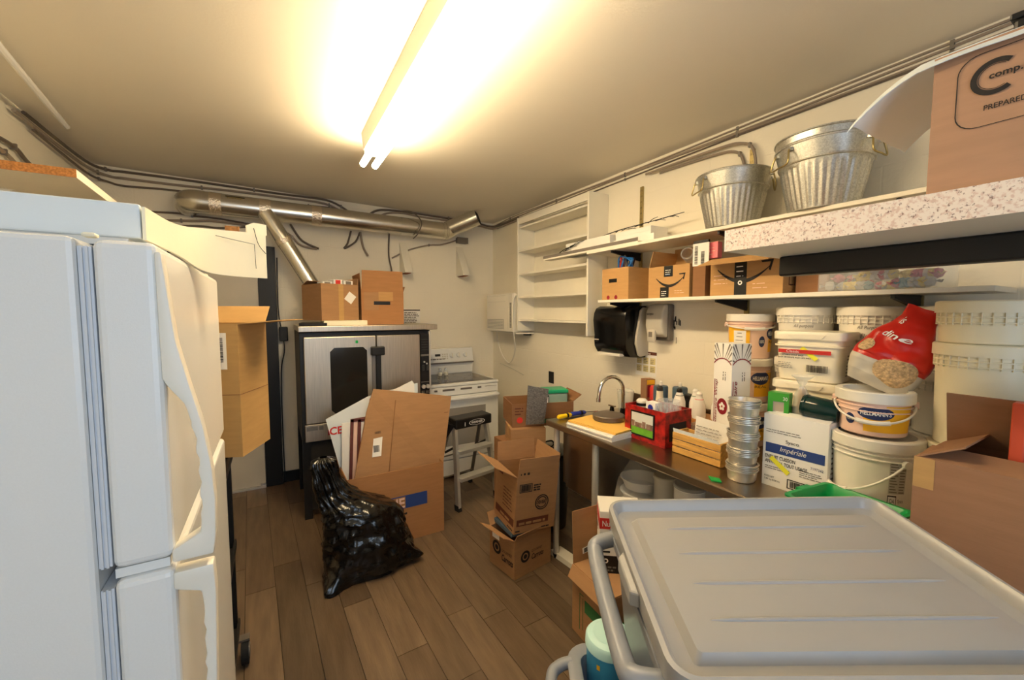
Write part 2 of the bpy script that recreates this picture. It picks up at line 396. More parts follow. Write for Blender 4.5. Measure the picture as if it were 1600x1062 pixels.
# door in the back wall: black casing, white leaf
d1 = struct(G().box(-0.095, 0.04, 4.245, 4.2995, 0, 2.16).box(-1.06, -0.95, 4.245, 4.2995, 0, 2.16).box(-0.95, -0.095, 4.245, 4.2995, 2.06, 2.16).build('door_1', 'black', None, smooth=False, bevel=.004))
leaf = G().box(-0.945, -0.099, 4.262, 4.297, 0.02, 2.055).build('door_leaf', 'door_white', d1, smooth=False)
G().box(-0.14, -0.099, 4.25, 4.262, 0.02, 0.04).build('hinge', 'chrome', d1, smooth=False)
G().box(-0.948, -0.097, 4.24, 4.262, 0.0, 0.018).build('threshold', 'aluminium', d1, smooth=False)
struct(G().box(0.042, 1.17, 4.285, 4.2995, 0, 0.1).build('baseboard_back', 'black', None, smooth=False))

# ================================================================== ceiling light
t = thing('fluorescent_light', 'bare twin tube fluorescent strip light mounted on the ceiling', 'ceiling light', (0.555, 0, 0))
zc = ceil_z(0.555)
G().prism([(-.058, .88, zc-.002), (.058, .88, zc-.002), (.046, .88, zc-.095), (-.046, .88, zc-.095)], (0, 1.76, 0)).build('housing', 'fixture_shade_grey', t, smooth=False)
for sx in (-.036, .036):
    tb = G().cyl((sx, .90, zc-.150), (sx, 2.72, zc-.150), .019, 16).build('tube', 'tube_glass', t)
    for y in (.888, 2.725):
        G().cyl((sx, y-.012, zc-.150), (sx, y+.012, zc-.150), .0185, 16).build('tube_cap', 'tube_cap', t)
for y in (.885, 2.60): G().box(-.046, .046, y, y+.018, zc-.130, zc-.0955).build('socket', 'white_plastic', t, smooth=False)

# ================================================================== cables on the walls
def cable(pts, r, m, label, clips=0, group='cables on the walls'):
    p = smooth_path(pts, 6)
    o = G().tube(p, r, 7).build('cable', m); tag(o, label, 'cable', group)
    for k in range(clips):
        q = p[int((k+0.5)/clips*len(p))]
        G().cbox((q.x, q.y, q.z), (.012, 2.4*r, 3*r) if abs(q.y-YB) < .1 else (2.4*r, .012, 3*r)).build('clip', 'grey_metal', o, smooth=False)
    return o
yb = 4.283
back = [
 ('topmost conduit along the back wall above the round duct', .010, 'cable_dark', 3, [(-1.12, 3.3, 2.655), (-1.11, 4.1, 2.655), (-1.03, yb, 2.655), (-.95, yb, 2.655), (-.63, yb, 2.655), (-.27, yb, 2.648), (.06, yb, 2.64), (.32, yb, 2.64), (.48, yb, 2.635), (.59, yb, 2.60), (.69, yb, 2.54), (.80, yb, 2.46)]),
 ('second conduit from the top along the back wall', .010, 'cable', 3, [(-1.12, 3.2, 2.625), (-1.11, 4.05, 2.615), (-1.03, yb, 2.61), (-.94, yb, 2.606), (-.65, yb, 2.605), (-.27, yb, 2.612), (.11, yb, 2.61), (.42, yb, 2.605), (.56, yb, 2.57), (.70, yb, 2.49)]),
 ('thin sagging cable just above the left end of the duct', .008, 'cable_dark', 3, [(-1.12, 3.4, 2.60), (-1.11, 4.1, 2.575), (-1.03, yb, 2.565), (-.94, yb, 2.55), (-.7, yb, 2.56), (-.36, yb, 2.556), (-.09, yb, 2.556), (.11, yb, 2.556), (.53, yb, 2.565), (.66, yb, 2.49)]),
 ('upper cable of the three below the left end of the duct', .008, 'cable_dark', 1, [(-1.12, yb, 2.37), (-.84, yb, 2.372), (-.64, yb, 2.381), (-.54, yb, 2.372), (-.35, yb, 2.368), (-.09, yb, 2.342), (.1, yb, 2.34)]),
 ('middle cable below the left end of the duct, bending down behind the branch pipe', .010, 'cable', 2, [(-1.12, yb, 2.31), (-.78, yb, 2.314), (-.54, yb, 2.331), (-.37, yb, 2.344), (.0, yb, 2.324), (.15, yb, 2.293), (.25, yb, 2.198), (.383, yb, 2.173)]),
 ('lowest cable running behind the white carton flap', .008, 'cable_dark', 2, [(-1.12, yb, 2.27), (-.73, yb, 2.275), (-.5, yb, 2.294), (-.35, yb, 2.293), (-.1, yb, 2.325), (.1, yb, 2.30)]),
 ('thick cable arching above the right half of the duct', .011, 'cable_dark', 1, [(.80, yb, 2.49), (.917, yb, 2.585), (1.043, yb, 2.614), (1.27, yb, 2.616), (1.7, yb, 2.605), (2.0, yb, 2.595), (2.2, yb-.03, 2.565), (2.235, 4.1, 2.56), (2.24, 3.7, 2.565)]),
 ('second cable arching above the right half of the duct', .010, 'cable', 1, [(.89, yb, 2.50), (1.04, yb, 2.58), (1.2, yb, 2.60), (1.4, yb, 2.585), (1.7, yb, 2.58), (2.04, yb, 2.565), (2.2, yb-.03, 2.54), (2.235, 4.1, 2.535), (2.24, 3.7, 2.54)]),
 ('looped cable tail hanging under the middle of the duct', .009, 'cable_dark', 0, [(.69, yb, 2.37), (.656, yb, 2.249), (.625, yb, 2.198), (.727, yb, 2.268), (.77, yb, 2.36)]),
 ('straight cut cable tail hanging below the duct', .011, 'cable', 0, [(.776, yb, 2.37), (.798, yb, 2.23), (.844, yb, 2.14)]),
 ('cut cable ends beside the branch pipe', .010, 'cable_dark', 0, [(.17, yb, 2.38), (.242, yb, 2.261), (.304, yb, 2.215), (.40, yb, 2.178)]),
 ('short vertical cable dropping behind the open carton on the oven', .008, 'cable_dark', 0, [(1.056, yb, 2.38), (1.048, yb, 2.166), (1.075, yb, 2.0), (1.07, yb, 1.9)]),
 ('pale cable running to the small junction box', .008, 'cable', 1, [(1.08, yb, 2.136), (1.265, yb, 2.234), (1.474, yb, 2.298), (1.618, yb, 2.316), (1.79, yb, 2.375)]),
 ('thin black wire curling in front of the duct seam', .006, 'cable_dark', 0, [(1.19, 4.23, 2.61), (1.243, 4.05, 2.56), (1.30, 3.99, 2.467), (1.27, 4.0, 2.36), (1.25, 4.1, 2.32)]),
]
for lab, r, m, cl, pts in back: cable(pts, r, m, lab, cl)
for i, (z, dx, r, m, lab) in enumerate([(2.590, .007, .0052, 'cable', 'topmost cable of the bundle along the right wall'), (2.577, .007, .0056, 'cable', 'second cable of the bundle along the right wall'),
        (2.563, .007, .0052, 'cable', 'third cable of the bundle along the right wall'), (2.546, .007, .005, 'cable_dark', 'lowest cable of the bundle along the right wall')]):
    pts = [(XR-dx, 4.24-.02*i, z-.015)] + [(XR-dx, y, z + .006*math.sin(y*2.1+i*1.7)) for y in (3.8, 3.3, 2.8, 2.3, 1.8, 1.3, .8, .3, -.3, -1.2)]
    cable(pts, r, m, lab, 6)
cable([(XR-.012, 1.9, 2.50), (XR-.012, 1.55, 2.49), (XR-.012, 1.4, 2.47), (XR-.012, 1.34, 2.40), (XR-.012, 1.32, 2.2), (XR-.012, 1.32, 2.02)], .008, 'cable', 'cable bending down the right wall behind the smaller metal tub', 1)
cable([(XR-.034, 2.0, 2.515), (XR-.034, 1.5, 2.51), (XR-.034, 1.34, 2.49), (XR-.034, 1.27, 2.42), (XR-.034, 1.255, 2.2), (XR-.034, 1.255, 2.02)], .008, 'cable', 'cable bending down the right wall between the two metal tubs', 1)
cable([(-1.13, 2.2, 2.40), (-1.13, 2.9, 2.43), (-1.13, 3.2, 2.44), (-1.13, 3.35, 2.40), (-1.13, 3.7, 2.35)], .010, 'cable_dark', 'upper cable on the left wall above the chipboard shelf', 1)
cable([(-1.13, 2.2, 2.36), (-1.13, 2.9, 2.38), (-1.13, 3.1, 2.38), (-1.13, 3.3, 2.33), (-1.13, 3.6, 2.28)], .010, 'cable', 'lower cable on the left wall above the chipboard shelf', 1)
o = G().tube([(-.83, 2.0, 2.648), (-.91, 2.52, 2.648), (-.985, 3.4, 2.648)], .014, 8).build('ceiling_pipe', 'white_enamel'); tag(o, 'thin white pipe across the ceiling at the far left', 'pipe')

# ================================================================== duct
t = thing('ventilation_duct', 'round galvanised ventilation duct with foil tape along the back wall', 'duct', (0, 4.1, 0))
R0 = .085
G().tube([(-.44, 0, 2.452), (1.56, 0, 2.425)], R0, 28, cap=False).build('main_pipe', 'duct', t)
e = smooth_path([(-.43, 0, 2.452), (-.50, .005, 2.453), (-.545, .05, 2.453), (-.56, .12, 2.453), (-.56, .185, 2.453)], 5)
G().tube(e, R0*1.03, 28).build('elbow', 'duct', t)
G().tube([(1.55, 0, 2.425), (1.60, 0, 2.428), (1.66, -.01, 2.462)], R0*1.02, 28, cap=False).build('elbow', 'duct', t)
mo = G().tube([(1.63, -.005, 2.45), (1.87, -.20, 2.565)], R0*.98, 28, cap=False).build('outlet_pipe', 'duct', t)
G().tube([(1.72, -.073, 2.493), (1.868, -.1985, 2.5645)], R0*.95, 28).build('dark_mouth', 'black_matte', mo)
for x in (-.36, -.02, .37): 
    z = 2.452 - (x+.44)/2*.027
    G().tube([(x-.04, 0, z), (x+.04, 0, z-.001)], R0+.0025, 28, cap=False).build('foil_tape', 'foil_tape', t)
G().tube([(1.12, 0, 2.431), (1.15, 0, 2.4305)], R0+.002, 28, cap=False).build('seam_band', 'duct', t)
for x in (1.585, 1.60): G().tube([(x, 0, 2.426), (x+.006, 0, 2.4265)], R0+.006, 28, cap=False).build('crimp_ring', 'duct', t)
br = G().tube([(-.02, -.05, 2.41), (.16, -.07, 2.10), (.40, -.10, 1.66)], .062, 24).build('branch_pipe', 'duct', t)
G().tube([(.10, -.063, 2.205), (.12, -.066, 2.165)], .065, 24, cap=False).build('foil_tape', 'foil_tape', br)
lb = decal(t, 'maker_label', 'print_black', (-.29, -R0*.80-.006, 2.485), (1, 0, -.013), (0, .45, .9), 0, .13, 0, .03)
fineprint(lb, 'brass', (-.29, -R0*.80-.008, 2.485), (1, 0, -.013), (0, .45, .9), .01, .12, .006, .026, 2)

# white triangular brackets and junction box on the back wall
for x, lab in ((1.16, 'white triangular plaster bracket on the back wall, nearer the cartons'), (1.79, 'white triangular plaster bracket on the back wall under the junction box')):
    t = thing('wall_bracket', lab, 'bracket', (x, 4.2995, 1.98), 0, 'triangular brackets on the back wall')
    G().prism([(0, 0, .33), (0, -.2, .02), (0, -.2, 0), (0, -.02, 0), (0, 0, .02)], (.075, 0, 0)).build('body', 'white_paint', t, smooth=False, bevel=.003)
    G().box(.01, .065, -.19, -.03, -.006, 0).build('broken_edge', 'clay', t, smooth=False)
t = thing('junction_box', 'small grey metal junction box on the back wall above a bracket', 'junction box', (1.85, 4.2995, 2.345))
G().box(-.06, .06, -.05, 0, 0, .06).build('body', 'grey_metal', t, smooth=False, bevel=.004)
G().box(-.065, .065, -.056, -.05, -.003, .063).build('cover', 'grey_metal', t, smooth=False)
t = thing('wall_notice', 'small printed notice taped to the back wall beside the cartons', 'notice', (1.28, 4.2993, 1.46))
decal(t, 'sheet', 'paper', (-.09, -.001, 0), (1, 0, 0), Z3, 0, .18, 0, .15)
bars(t, 'heading', 'notice_ink', (-.09, -.002, 0), (1, 0, 0), Z3, [(0, .18, .138, .15)])
fineprint(t, 'print_grey', (-.09, -.002, 0), (1, 0, 0), Z3, .01, .17, .01, .13, 7)
t = thing('power_adapter', 'black power adapter plugged in beside the black door frame', 'adapter', (.085, 4.2995, 1.32))
G().box(-.035, .035, -.06, 0, 0, .13).build('body', 'black', t, smooth=False, bevel=.008)
G().tube(smooth_path([(.0, -.045, 0), (.0, -.05, -.1), (-.03, -.03, -.3), (-.035, -.02, -.9), (-.03, -.02, -1.3)], 5), .005, 6).build('cord', 'black', t)
G().tube(smooth_path([(-.02, -.045, .13), (-.035, -.04, .3), (-.03, -.03, .75)], 5), .005, 6).build('cord', 'black', t)

# ================================================================== convection oven
t = thing('convection_oven', 'large stainless steel convection oven on a black stand', 'oven', (.165, 3.385, 0))
G().box(0.0, 1.005, .02, .72, .60, 1.43).build('body', 'black', t, smooth=False, bevel=.004)
G().box(-.005, 1.06, -.02, .74, 1.435, 1.478).build('top_slab', 'steel', t, smooth=False, bevel=.004)
ld = G().box(.028, .545, -.012, .018, .742, 1.395).build('door', 'steel', t, smooth=False, bevel=.005)
G().prism([(.205, -.0135, .83), (.235, -.0135, .80), (.445, -.0135, .80), (.475, -.0135, .83), (.475, -.0135, 1.28), (.445, -.0135, 1.31), (.235, -.0135, 1.31), (.205, -.0135, 1.28)], (0, .001, 0)).build('window', 'smoke_glass', ld, smooth=False)
decal(ld, 'green_sticker', 'notice_green', (.39, -.0125, 1.34), (1, 0, 0), Z3, 0, .02, 0, .022)
G().box(.552, .905, -.012, .018, .742, 1.395).build('door', 'steel', t, smooth=False, bevel=.005)
h = G().box(.535, .575, -.055, -.014, .80, 1.26).build('door_handle', 'black', t, smooth=False, bevel=.006)
G().box(.50, .605, -.062, -.014, 1.24, 1.31).build('handle_bracket', 'black', h, smooth=False, bevel=.008)
G().box(.51, .54, -.03, -.012, .80, 1.24).build('handle_plate', 'grey_metal', h, smooth=False)
cp = G().box(.912, .985, -.01, .018, .615, 1.40).build('control_panel', 'black', t, smooth=False)
G().box(.985, .998, -.014, .018, .60, 1.42).build('panel_edge', 'aluminium', cp, smooth=False)
for z0, z1 in ((1.21, 1.225), (.985, .992)): G().box(.912, .985, -.013, -.009, z0, z1).build('panel_strip', 'grey_metal', cp, smooth=False)
for k in range(5): G().box(.92, .975, -.0115, -.0095, 1.26+.022*k, 1.266+.022*k).build('vent_line', 'dark_grey', cp, smooth=False)
for x, z in ((.93, 1.11), (.968, 1.11)): G().box(x-.01, x+.01, -.022, -.0095, z-.025, z+.025).build('switch', 'dark_grey', cp, smooth=False, bevel=.003)
for x, z in ((.94, 1.16), (.962, 1.145)): G().cyl((x, -.022, z), (x, -.0095, z), .007, 12).build('indicator', 'aluminium', cp)
for x, z in ((.93, .95), (.968, .95)): 
    G().cyl((x, -.03, z), (x, -.0095, z), .017, 18).build('knob', 'aluminium', cp)
    fineprint(cp, 'print_grey', (x-.015, -.0105, z-.06), (1, 0, 0), Z3, 0, .03, 0, .025, 3)
lp = G().box(.02, .905, -.006, .018, .605, .735).build('lower_panel', 'steel', t, smooth=False, bevel=.003)
decal(lp, 'rating_plate', 'grey_metal', (.03, -.007, .69), (1, 0, 0), Z3, 0, .075, 0, .03)
decal(lp, 'rating_plate', 'grey_metal', (.115, -.007, .69), (1, 0, 0), Z3, 0, .03, 0, .03)
decal(lp, 'badge', 'print_maroon', (.175, -.007, .64), (1, 0, 0), Z3, 0, .05, 0, .045)
for x in (.0, .95):
    for y in (.02, .65): G().box(x, x+.055, y, y+.055, 0, .60).build('leg', 'black', t, smooth=False)
G().box(.055, .95, .05, .69, .22, .25).build('stand_shelf', 'black', t, smooth=False)
G().box(.056, .949, .03, .045, .06, .60).build('front_shroud', 'black_matte', t, smooth=False)
G().box(.0, 1.005, .70, .715, .1, .60).build('back_panel', 'black', t, smooth=False)

# cartons on the oven
A = carton('carton', 'brown carton with a white tag, holding small packages, on the oven', 'carton', (.415, 3.66, 1.518), 18, .30, .36, .285, 'cardboard', {'r': (8, .05), 'b': (-70, .1)}, group='cartons on the oven')
o_, u_, v_ = face('f', .30, .36)
q = V((1, 0, 0))*.8+Z3*-.6; q2 = V((1, 0, 0))*.6+Z3*.8
decal(A, 'white_tag', 'paper', o_+u_*.18+Z3*.17, q.normalized(), q2.normalized(), 0, .07, 0, .075)
decal(A, 'tape', 'cardboard_tan', o_, u_, v_, .135, .175, 0, .285, .0005)
for k, (x, z, w, m) in enumerate([(-.085, .0, .075, 'paper'), (0.0, .02, .07, 'print_red'), (.085, .015, .075, 'paper')]):
    b = thing('product_package', ['white package in the carton on the oven', 'red and white package in the middle of the carton on the oven', 'white package with black print at the right of the oven carton'][k], 'package', (.415+x*.951+.03, 3.66+x*.309-.09, 1.526), 18, 'packages in the oven carton')
    G().box(-w/2, w/2, -.05, .05, 0, .295+z).build('box', 'paper', b, smooth=False, bevel=.003)
    decal(b, 'print', m if m != 'paper' else 'print_grey', (-w/2, -.0505, 0), (1, 0, 0), Z3, .015, w-.015, .27, .29+z)
B = carton('carton', 'brown carton with its front flap up and a hand hole, on the oven', 'carton', (.815, 3.74, 1.479), 0, .35, .36, .275, 'cardboard_orange', {'f': (2, .175), 'l': (4, .15), 'r': (20, .05)}, group='cartons on the oven')
o_, u_, v_ = face('f', .35, .36)
decal(B, 'hand_hole', 'black', o_, u_, v_, .10, .235, .165, .195)
decal(B, 'tape', 'cardboard_gold', o_, u_, v_, .14, .26, .20, .275, .0005)
decal(B, 'glossy_tape', 'cardboard', o_, u_, v_, .02, .14, .12, .27, .0004)
o = G().box(.34, .66, 3.43, 3.70, 1.4785, 1.5165).build('flat_white_book', 'foam_white', None, smooth=False, bevel=.003); tag(o, 'flat white book lying under the tagged carton on the oven', 'book')
o = G().prism([(.17, 3.44, 1.4787), (.36, 3.40, 1.4787), (.335, 3.64, 1.4787), (.2, 3.72, 1.4787)], (0, 0, .022)).build('black_tray', 'black', None, smooth=False, bevel=.004); tag(o, 'flat black tray on the left end of the oven top', 'tray')

# ================================================================== electric range
t = thing('electric_range', 'white electric range with a dark glass cooktop', 'stove', (1.185, 3.58, 0))
G().box(.0, .745, .03, .66, .03, .885).build('body', 'white_enamel', t, smooth=False, bevel=.004)
G().box(-.003, .748, -.005, .66, .886, .912).build('cooktop_frame', 'white_enamel', t, smooth=False, bevel=.006)
ct_ = G().box(.03, .715, .045, .60, .9125, .915).build('glass_cooktop', 'glass_top', t, smooth=False)
for x, y, r in ((.2, .19, .1), (.54, .19, .08), (.2, .44, .08), (.54, .44, .1)): disc(ct_, 'burner_ring', 'print_grey', (0, 0, .9151), (1, 0, 0), (0, 1, 0), x, y, r, r-.004, t=.0002)
bg = G().prism([(0, .60, .913), (0, .595, 1.0), (0, .575, 1.05), (0, .60, 1.19), (0, .66, 1.19), (0, .66, .913)], (.745, 0, 0)).build('backguard', 'white_enamel', t, smooth=False, bevel=.008)
bn, bu = V((0, -.98, .175)), V((0, .175, .98))
def bgp(x, z): return V((x, .575+(z-1.05)*.1786, z))
G().box(.0, .745, .57, .6, 1.028, 1.042).build('trim_line', 'grey_metal', bg, smooth=False)
decal(bg, 'clock_display', 'black', bgp(.30, 1.11)+V((0, -.001, 0)), (1, 0, 0), bu, 0, .06, 0, .025)
fineprint(bg, 'print_grey', bgp(.22, 1.075)+V((0, -.001, 0)), (1, 0, 0), bu, 0, .2, 0, .02, 1)
bars(bg, 'buttons', 'dispenser_grey', bgp(.38, 1.08)+V((0, -.001, 0)), (1, 0, 0), bu, [(i*.025, i*.025+.015, j*.022, j*.022+.012) for i in range(3) for j in range(3)])
for x in (.49, .57, .65): 
    c = bgp(x, 1.115); kb = G().cyl(c, c+bn*.02, .027, 20, .022).build('knob', 'white_enamel', bg)
    G().cbox(c+bn*.024, (.009, .012, .042)).build('knob_grip', 'white_plastic', kb, smooth=False, bevel=.002)
G().box(.0, .745, .0, .03, .80, .882).build('control_rail', 'white_enamel', t, smooth=False, bevel=.005)
for x0, x1 in ((.08, .11), (.16, .28), (.34, .46), (.52, .56)): decal(t, 'vent_slot', 'grey_metal', (0, -.0005, .845), (1, 0, 0), Z3, x0, x1, 0, .018)
decal(t, 'vent_line', 'print_grey', (0, -.0005, .855), (1, 0, 0), Z3, .6, .73, 0, .004)
od = G().box(.004, .741, -.012, .03, .19, .795).build('oven_door', 'white_enamel', t, smooth=False, bevel=.006)
decal(od, 'window', 'oven_window', (0, -.0125, .32), (1, 0, 0), Z3, .12, .60, 0, .36)
hd = G().tube(smooth_path([(.02, -.012, .775), (.06, -.05, .775), (.37, -.06, .775), (.69, -.05, .775), (.73, -.012, .775)], 6), .017, 10).build('door_handle', 'white_enamel', od)
dr = G().box(.004, .741, -.008, .03, .035, .182).build('storage_drawer', 'white_enamel', t, smooth=False, bevel=.006)
for x in (.06, .68):
    for y in (.1, .58): G().cyl((x, y, 0), (x, y, .03), .018, 10).build('foot', 'black', t)
for k, x in enumerate((1.50, 1.565)):
    s_ = thing('glass_shaker', ['small glass shaker at the back of the cooktop, nearer the oven', 'small glass shaker at the back of the cooktop, farther from the oven'][k], 'shaker', (x, 4.06, .9155), 0, 'glass shakers on the cooktop')
    G().lathe([(.001, 0), (.022, 0), (.027, .02), (.024, .045), (.015, .06), (.015, .068), (.001, .068)], 16).build('glass_body', 'glass_thin', s_)
    G().lathe([(.001, .002), (.019, .003), (.022, .02), (.018, .035), (.001, .036)], 14).build('contents', 'foam_white', s_)
    G().lathe([(.001, .0685), (.016, .0685), (.014, .08), (.001, .084)], 14).build('cap', 'chrome', s_)

# ================================================================== air conditioner on the right wall
t = thing('air_conditioner', 'white wall air conditioner beside the corner', 'air conditioner', (2.254, 3.775, 1.38), -90)
# local x runs towards the camera (world -y), local y towards the wall
G().box(-.285, .285, -.19, -.001, 0, .395).build('casing', 'white_plastic', t, smooth=False, bevel=.012)
fp = G().box(-.28, .28, -.205, -.191, .005, .388).build('front_panel', 'white_plastic', t, smooth=False, bevel=.006)
bars(fp, 'panel_seam', 'dispenser_grey', (-.28, -.2055, 0), (1, 0, 0), Z3, [(.02, .42, .31, .3125), (.0, .42, .37, .372), (.47, .472, .02, .37)], .0006)
g = G()
for r in range(7):
    for c in range(11):
        x = -.26+c*.034; z = .03+r*.015; g.prism([(x, -.206, z+.004), (x+.024, -.206, z), (x+.024, -.206, z+.005), (x, -.206, z+.009)], (0, .0015, 0))
g.build('air_grille', 'dark_grey', fp, smooth=False)
g = G()
for k in range(18): g.box(.225, .26, -.207, -.2045, .05+k*.014, .057+k*.014)
g.build('side_louvre', 'dark_grey', fp, smooth=False)
G().prism([(-.30, -.001, -.012), (-.30, -.15, -.012), (.33, -.19, -.012), (.36, -.001, -.012)], (0, 0, .0115)).build('sill', 'white_paint', t, smooth=False)
G().box(.25, .31, -.06, -.002, -.03, -.0125).build('sill_bracket', 'black', t, smooth=False)
cable([(2.12, 3.50, 1.76), (2.04, 3.47, 1.70), (2.035, 3.465, 1.5), (2.05, 3.47, 1.35), (2.14, 3.6, 1.18), (2.22, 3.85, 1.03), (2.24, 4.05, 1.1), (2.24, 4.15, 1.25), (2.24, 4.18, 1.36)], .006, 'white_plastic', 'white power cord drooping under the air conditioner', 0, 'cords under the air conditioner')
cable([(2.24, 4.1, 1.0), (2.245, 3.85, .97), (2.245, 3.6, .93)], .003, 'dispenser_grey', 'thin pale wire on the right wall below the air conditioner', 0, 'cords under the air conditioner')

# ================================================================== white wall shelving
t = thing('wall_shelf_unit', 'empty white painted shelf unit on the right wall', 'shelf unit', (2.2545, 2.41, 1.40), -90)
# local x = -world y ; unit spans world y 2.40..3.42
Wd = 1.02
G().box(-Wd, -Wd+.02, -.195, 0, 0, 1.08).build('side_panel', 'white_paint', t, smooth=False, bevel=.002)
G().box(0, .02, -.195, 0, 0, 1.08).build('side_panel', 'white_paint', t, smooth=False, bevel=.002)
for z in (.105, .325, .545, .765, .985): G().box(-Wd+.02, 0, -.185, -.008, z-.008, z+.008).build('shelf', 'white_paint', t, smooth=False)
G().box(-Wd+.02, 0, -.006, 0, .02, 1.07).build('back_panel', 'white_paint', t, smooth=False)
G().box(-Wd+.02, 0, -.185, -.17, 1.02, 1.08).build('top_rail', 'white_paint', t, smooth=False)
o = G().box(2.25, 2.2545, 3.08, 3.16, .915, 1.025).build('wall_outlet', 'black', None, smooth=False, bevel=.002); tag(o, 'black outlet plate on the right wall behind the green tub', 'outlet')

# ================================================================== refrigerator at the left
t = thing('refrigerator', 'tall white top freezer refrigerator at the left edge', 'refrigerator', (-.5, 1.215, 0))
# local: front faces +x
G().box(-.36, .262, -.40, .40, .035, 1.688).build('cabinet', 'white_enamel', t, smooth=False, bevel=.008)
for z0, z1 in ((.075, 1.16), (1.195, 1.675)): 
    gk = G().box(.263, .278, -.392, .392, z0, z1).build('door_gasket', 'gasket', t, smooth=False)
    for k in range(2): G().box(.266+k*.006, .269+k*.006, -.396, -.392, z0, z1).build('gasket_fold', 'gasket', gk, smooth=False)
def fridge_door(z0, z1, outer, inner, attach):
    d = G().box(.279, .352, -.40, .40, z0, z1).build('door', 'white_enamel', t, smooth=False, bevel=.012, bseg=3)
    g = G(); n = len(outer); y0, y1 = -.402, -.372
    vs = [V((x+.5, y, z)) for y in (y0, y1) for row in (outer, inner) for x, z in row]
    fs = []
    for i in range(n-1):
        fs += [(i, i+1, n+i+1, n+i), (2*n+i, 3*n+i, 3*n+i+1, 2*n+i+1), (i, 2*n+i, 2*n+i+1, i+1), (n+i, n+i+1, 3*n+i+1, 3*n+i)]
    fs += [(0, n, 3*n, 2*n), (n-1, 3*n-1, 4*n-1, 2*n-1)]
    g.add(vs, fs).build('handle', 'white_plastic', d, bevel=.003)
    return d
N = 48
def curve(keys, k):
    pts = keys; L = len(pts)-1; f = k*L; i = min(int(f), L-1); a = f-i
    return (pts[i][0]+(pts[i+1][0]-pts[i][0])*a, pts[i][1]+(pts[i+1][1]-pts[i][1])*a)
def zinterp(keys, z):
    for (x0, a), (x1, b) in zip(keys, keys[1:]):
        if min(a, b) <= z <= max(a, b): return x0+(x1-x0)*((z-a)/(b-a) if b != a else 0)
    return keys[-1][0]
ok = [(-.143, 1.672), (-.137, 1.60), (-.131, 1.535), (-.118, 1.47), (-.103, 1.40), (-.094, 1.33), (-.091, 1.27), (-.093, 1.21), (-.097, 1.182)]
ik = [(-.151, 1.672), (-.151, 1.60), (-.150, 1.475), (-.142, 1.462), (-.124, 1.435), (-.114, 1.39), (-.110, 1.33), (-.110, 1.25), (-.113, 1.22), (-.150, 1.205), (-.150, 1.182)]
zs = [1.672+(1.182-1.672)*k/N for k in range(N+1)]
def scal(z, lo, hi): return .0018*math.sin(z*2*math.pi/.036) if lo < z < hi else 0.0
fd = fridge_door(1.19, 1.686, [(zinterp(ok, z), z) for z in zs], [(zinterp(ik, z)+scal(z, 1.24, 1.40), z) for z in zs], None)
ok2 = [(-.098, 1.165), (-.096, 1.12), (-.098, 1.05), (-.101, .95), (-.107, .85), (-.118, .74), (-.132, .62), (-.143, .50)]
ik2 = [(-.150, 1.165), (-.150, 1.132), (-.116, 1.124), (-.113, 1.10), (-.114, 1.0), (-.117, .9), (-.126, .80), (-.14, .74), (-.151, .71), (-.151, .50)]
zs = [1.165+(.50-1.165)*k/N for k in range(N+1)]
fd2 = fridge_door(.07, 1.172, [(zinterp(ok2, z), z) for z in zs], [(zinterp(ik2, z)+scal(z, .85, 1.08), z) for z in zs], None)
G().box(.268, .284, -.395, -.375, 1.6885, 1.695).build('hinge_cover', 'foam_white', t, smooth=False, bevel=.004)
G().box(.25, .33, .37, .40, 1.6885, 1.70).build('hinge_cover', 'foam_white', t, smooth=False, bevel=.004)
G().box(.28, .345, -.39, -.36, 1.1735, 1.188).build('hinge', 'white_enamel', t, smooth=False)
G().box(-.34, .25, -.38, .38, 0, .034).build('base', 'black', t, smooth=False)

# white carton on top of the refrigerator
t = thing('white_carton', 'flat white carton with open flaps lying on the refrigerator', 'carton', (-.5, 1.1, 1.6895))
G().box(-.34, .318, -.20, -.005, .012, .068).build('front_panel', 'paper_cool', t, smooth=False, bevel=.003)
G().box(-.34, .30, -.19, .30, 0, .012).build('bottom', 'paper', t, smooth=False)
stn = [(.320, -.20, .010, .064), (.340, -.07, .003, .062), (.379, .06, -.020, .079), (.489, .17, -.020, .096)]
top = smooth_path([(a, b, d_) for a, b, c_, d_ in stn], 5); bot = smooth_path([(a, b, c_) for a, b, c_, d_ in stn], 5)
nn = len(top)
G().add(top+bot, [(k, k+1, nn+k+1, nn+k) for k in range(nn-1)]).build('side_flap', 'foam_white', t, solid=.005)
def onstrip(f, h):
    k = f*(nn-1); i = min(int(k), nn-2); a = k-i; p = top[i].lerp(top[i+1], a); q = bot[i].lerp(bot[i+1], a); return q.lerp(p, h)+V((.006, -.0065, 0))
ef = G().prism([onstrip(.86, .97)+V((0, .008, 0)), onstrip(1, .97)+V((0, .008, 0)), onstrip(1, 1)+V((0, .008, .024)), onstrip(.90, 1)+V((0, .008, .026)), onstrip(.86, 1)+V((0, .008, .018))], (-.003, .004, 0)).build('end_flap', 'foam_white', t, smooth=False)
G().tube([onstrip(.70, .86), onstrip(.80, .80), onstrip(.90, .74), onstrip(.905, .2)], .0006, 6).build('string', 'print_black', ef)
G().tube(smooth_path([onstrip(.90, 1.1), onstrip(.925, .75), onstrip(.985, .55)], 5), .0008, 6).build('tear', 'print_black', ef)
G().box(.405, .435, .165, .18, .088, .108).build('cork_edge', 'chipboard', ef, smooth=False)

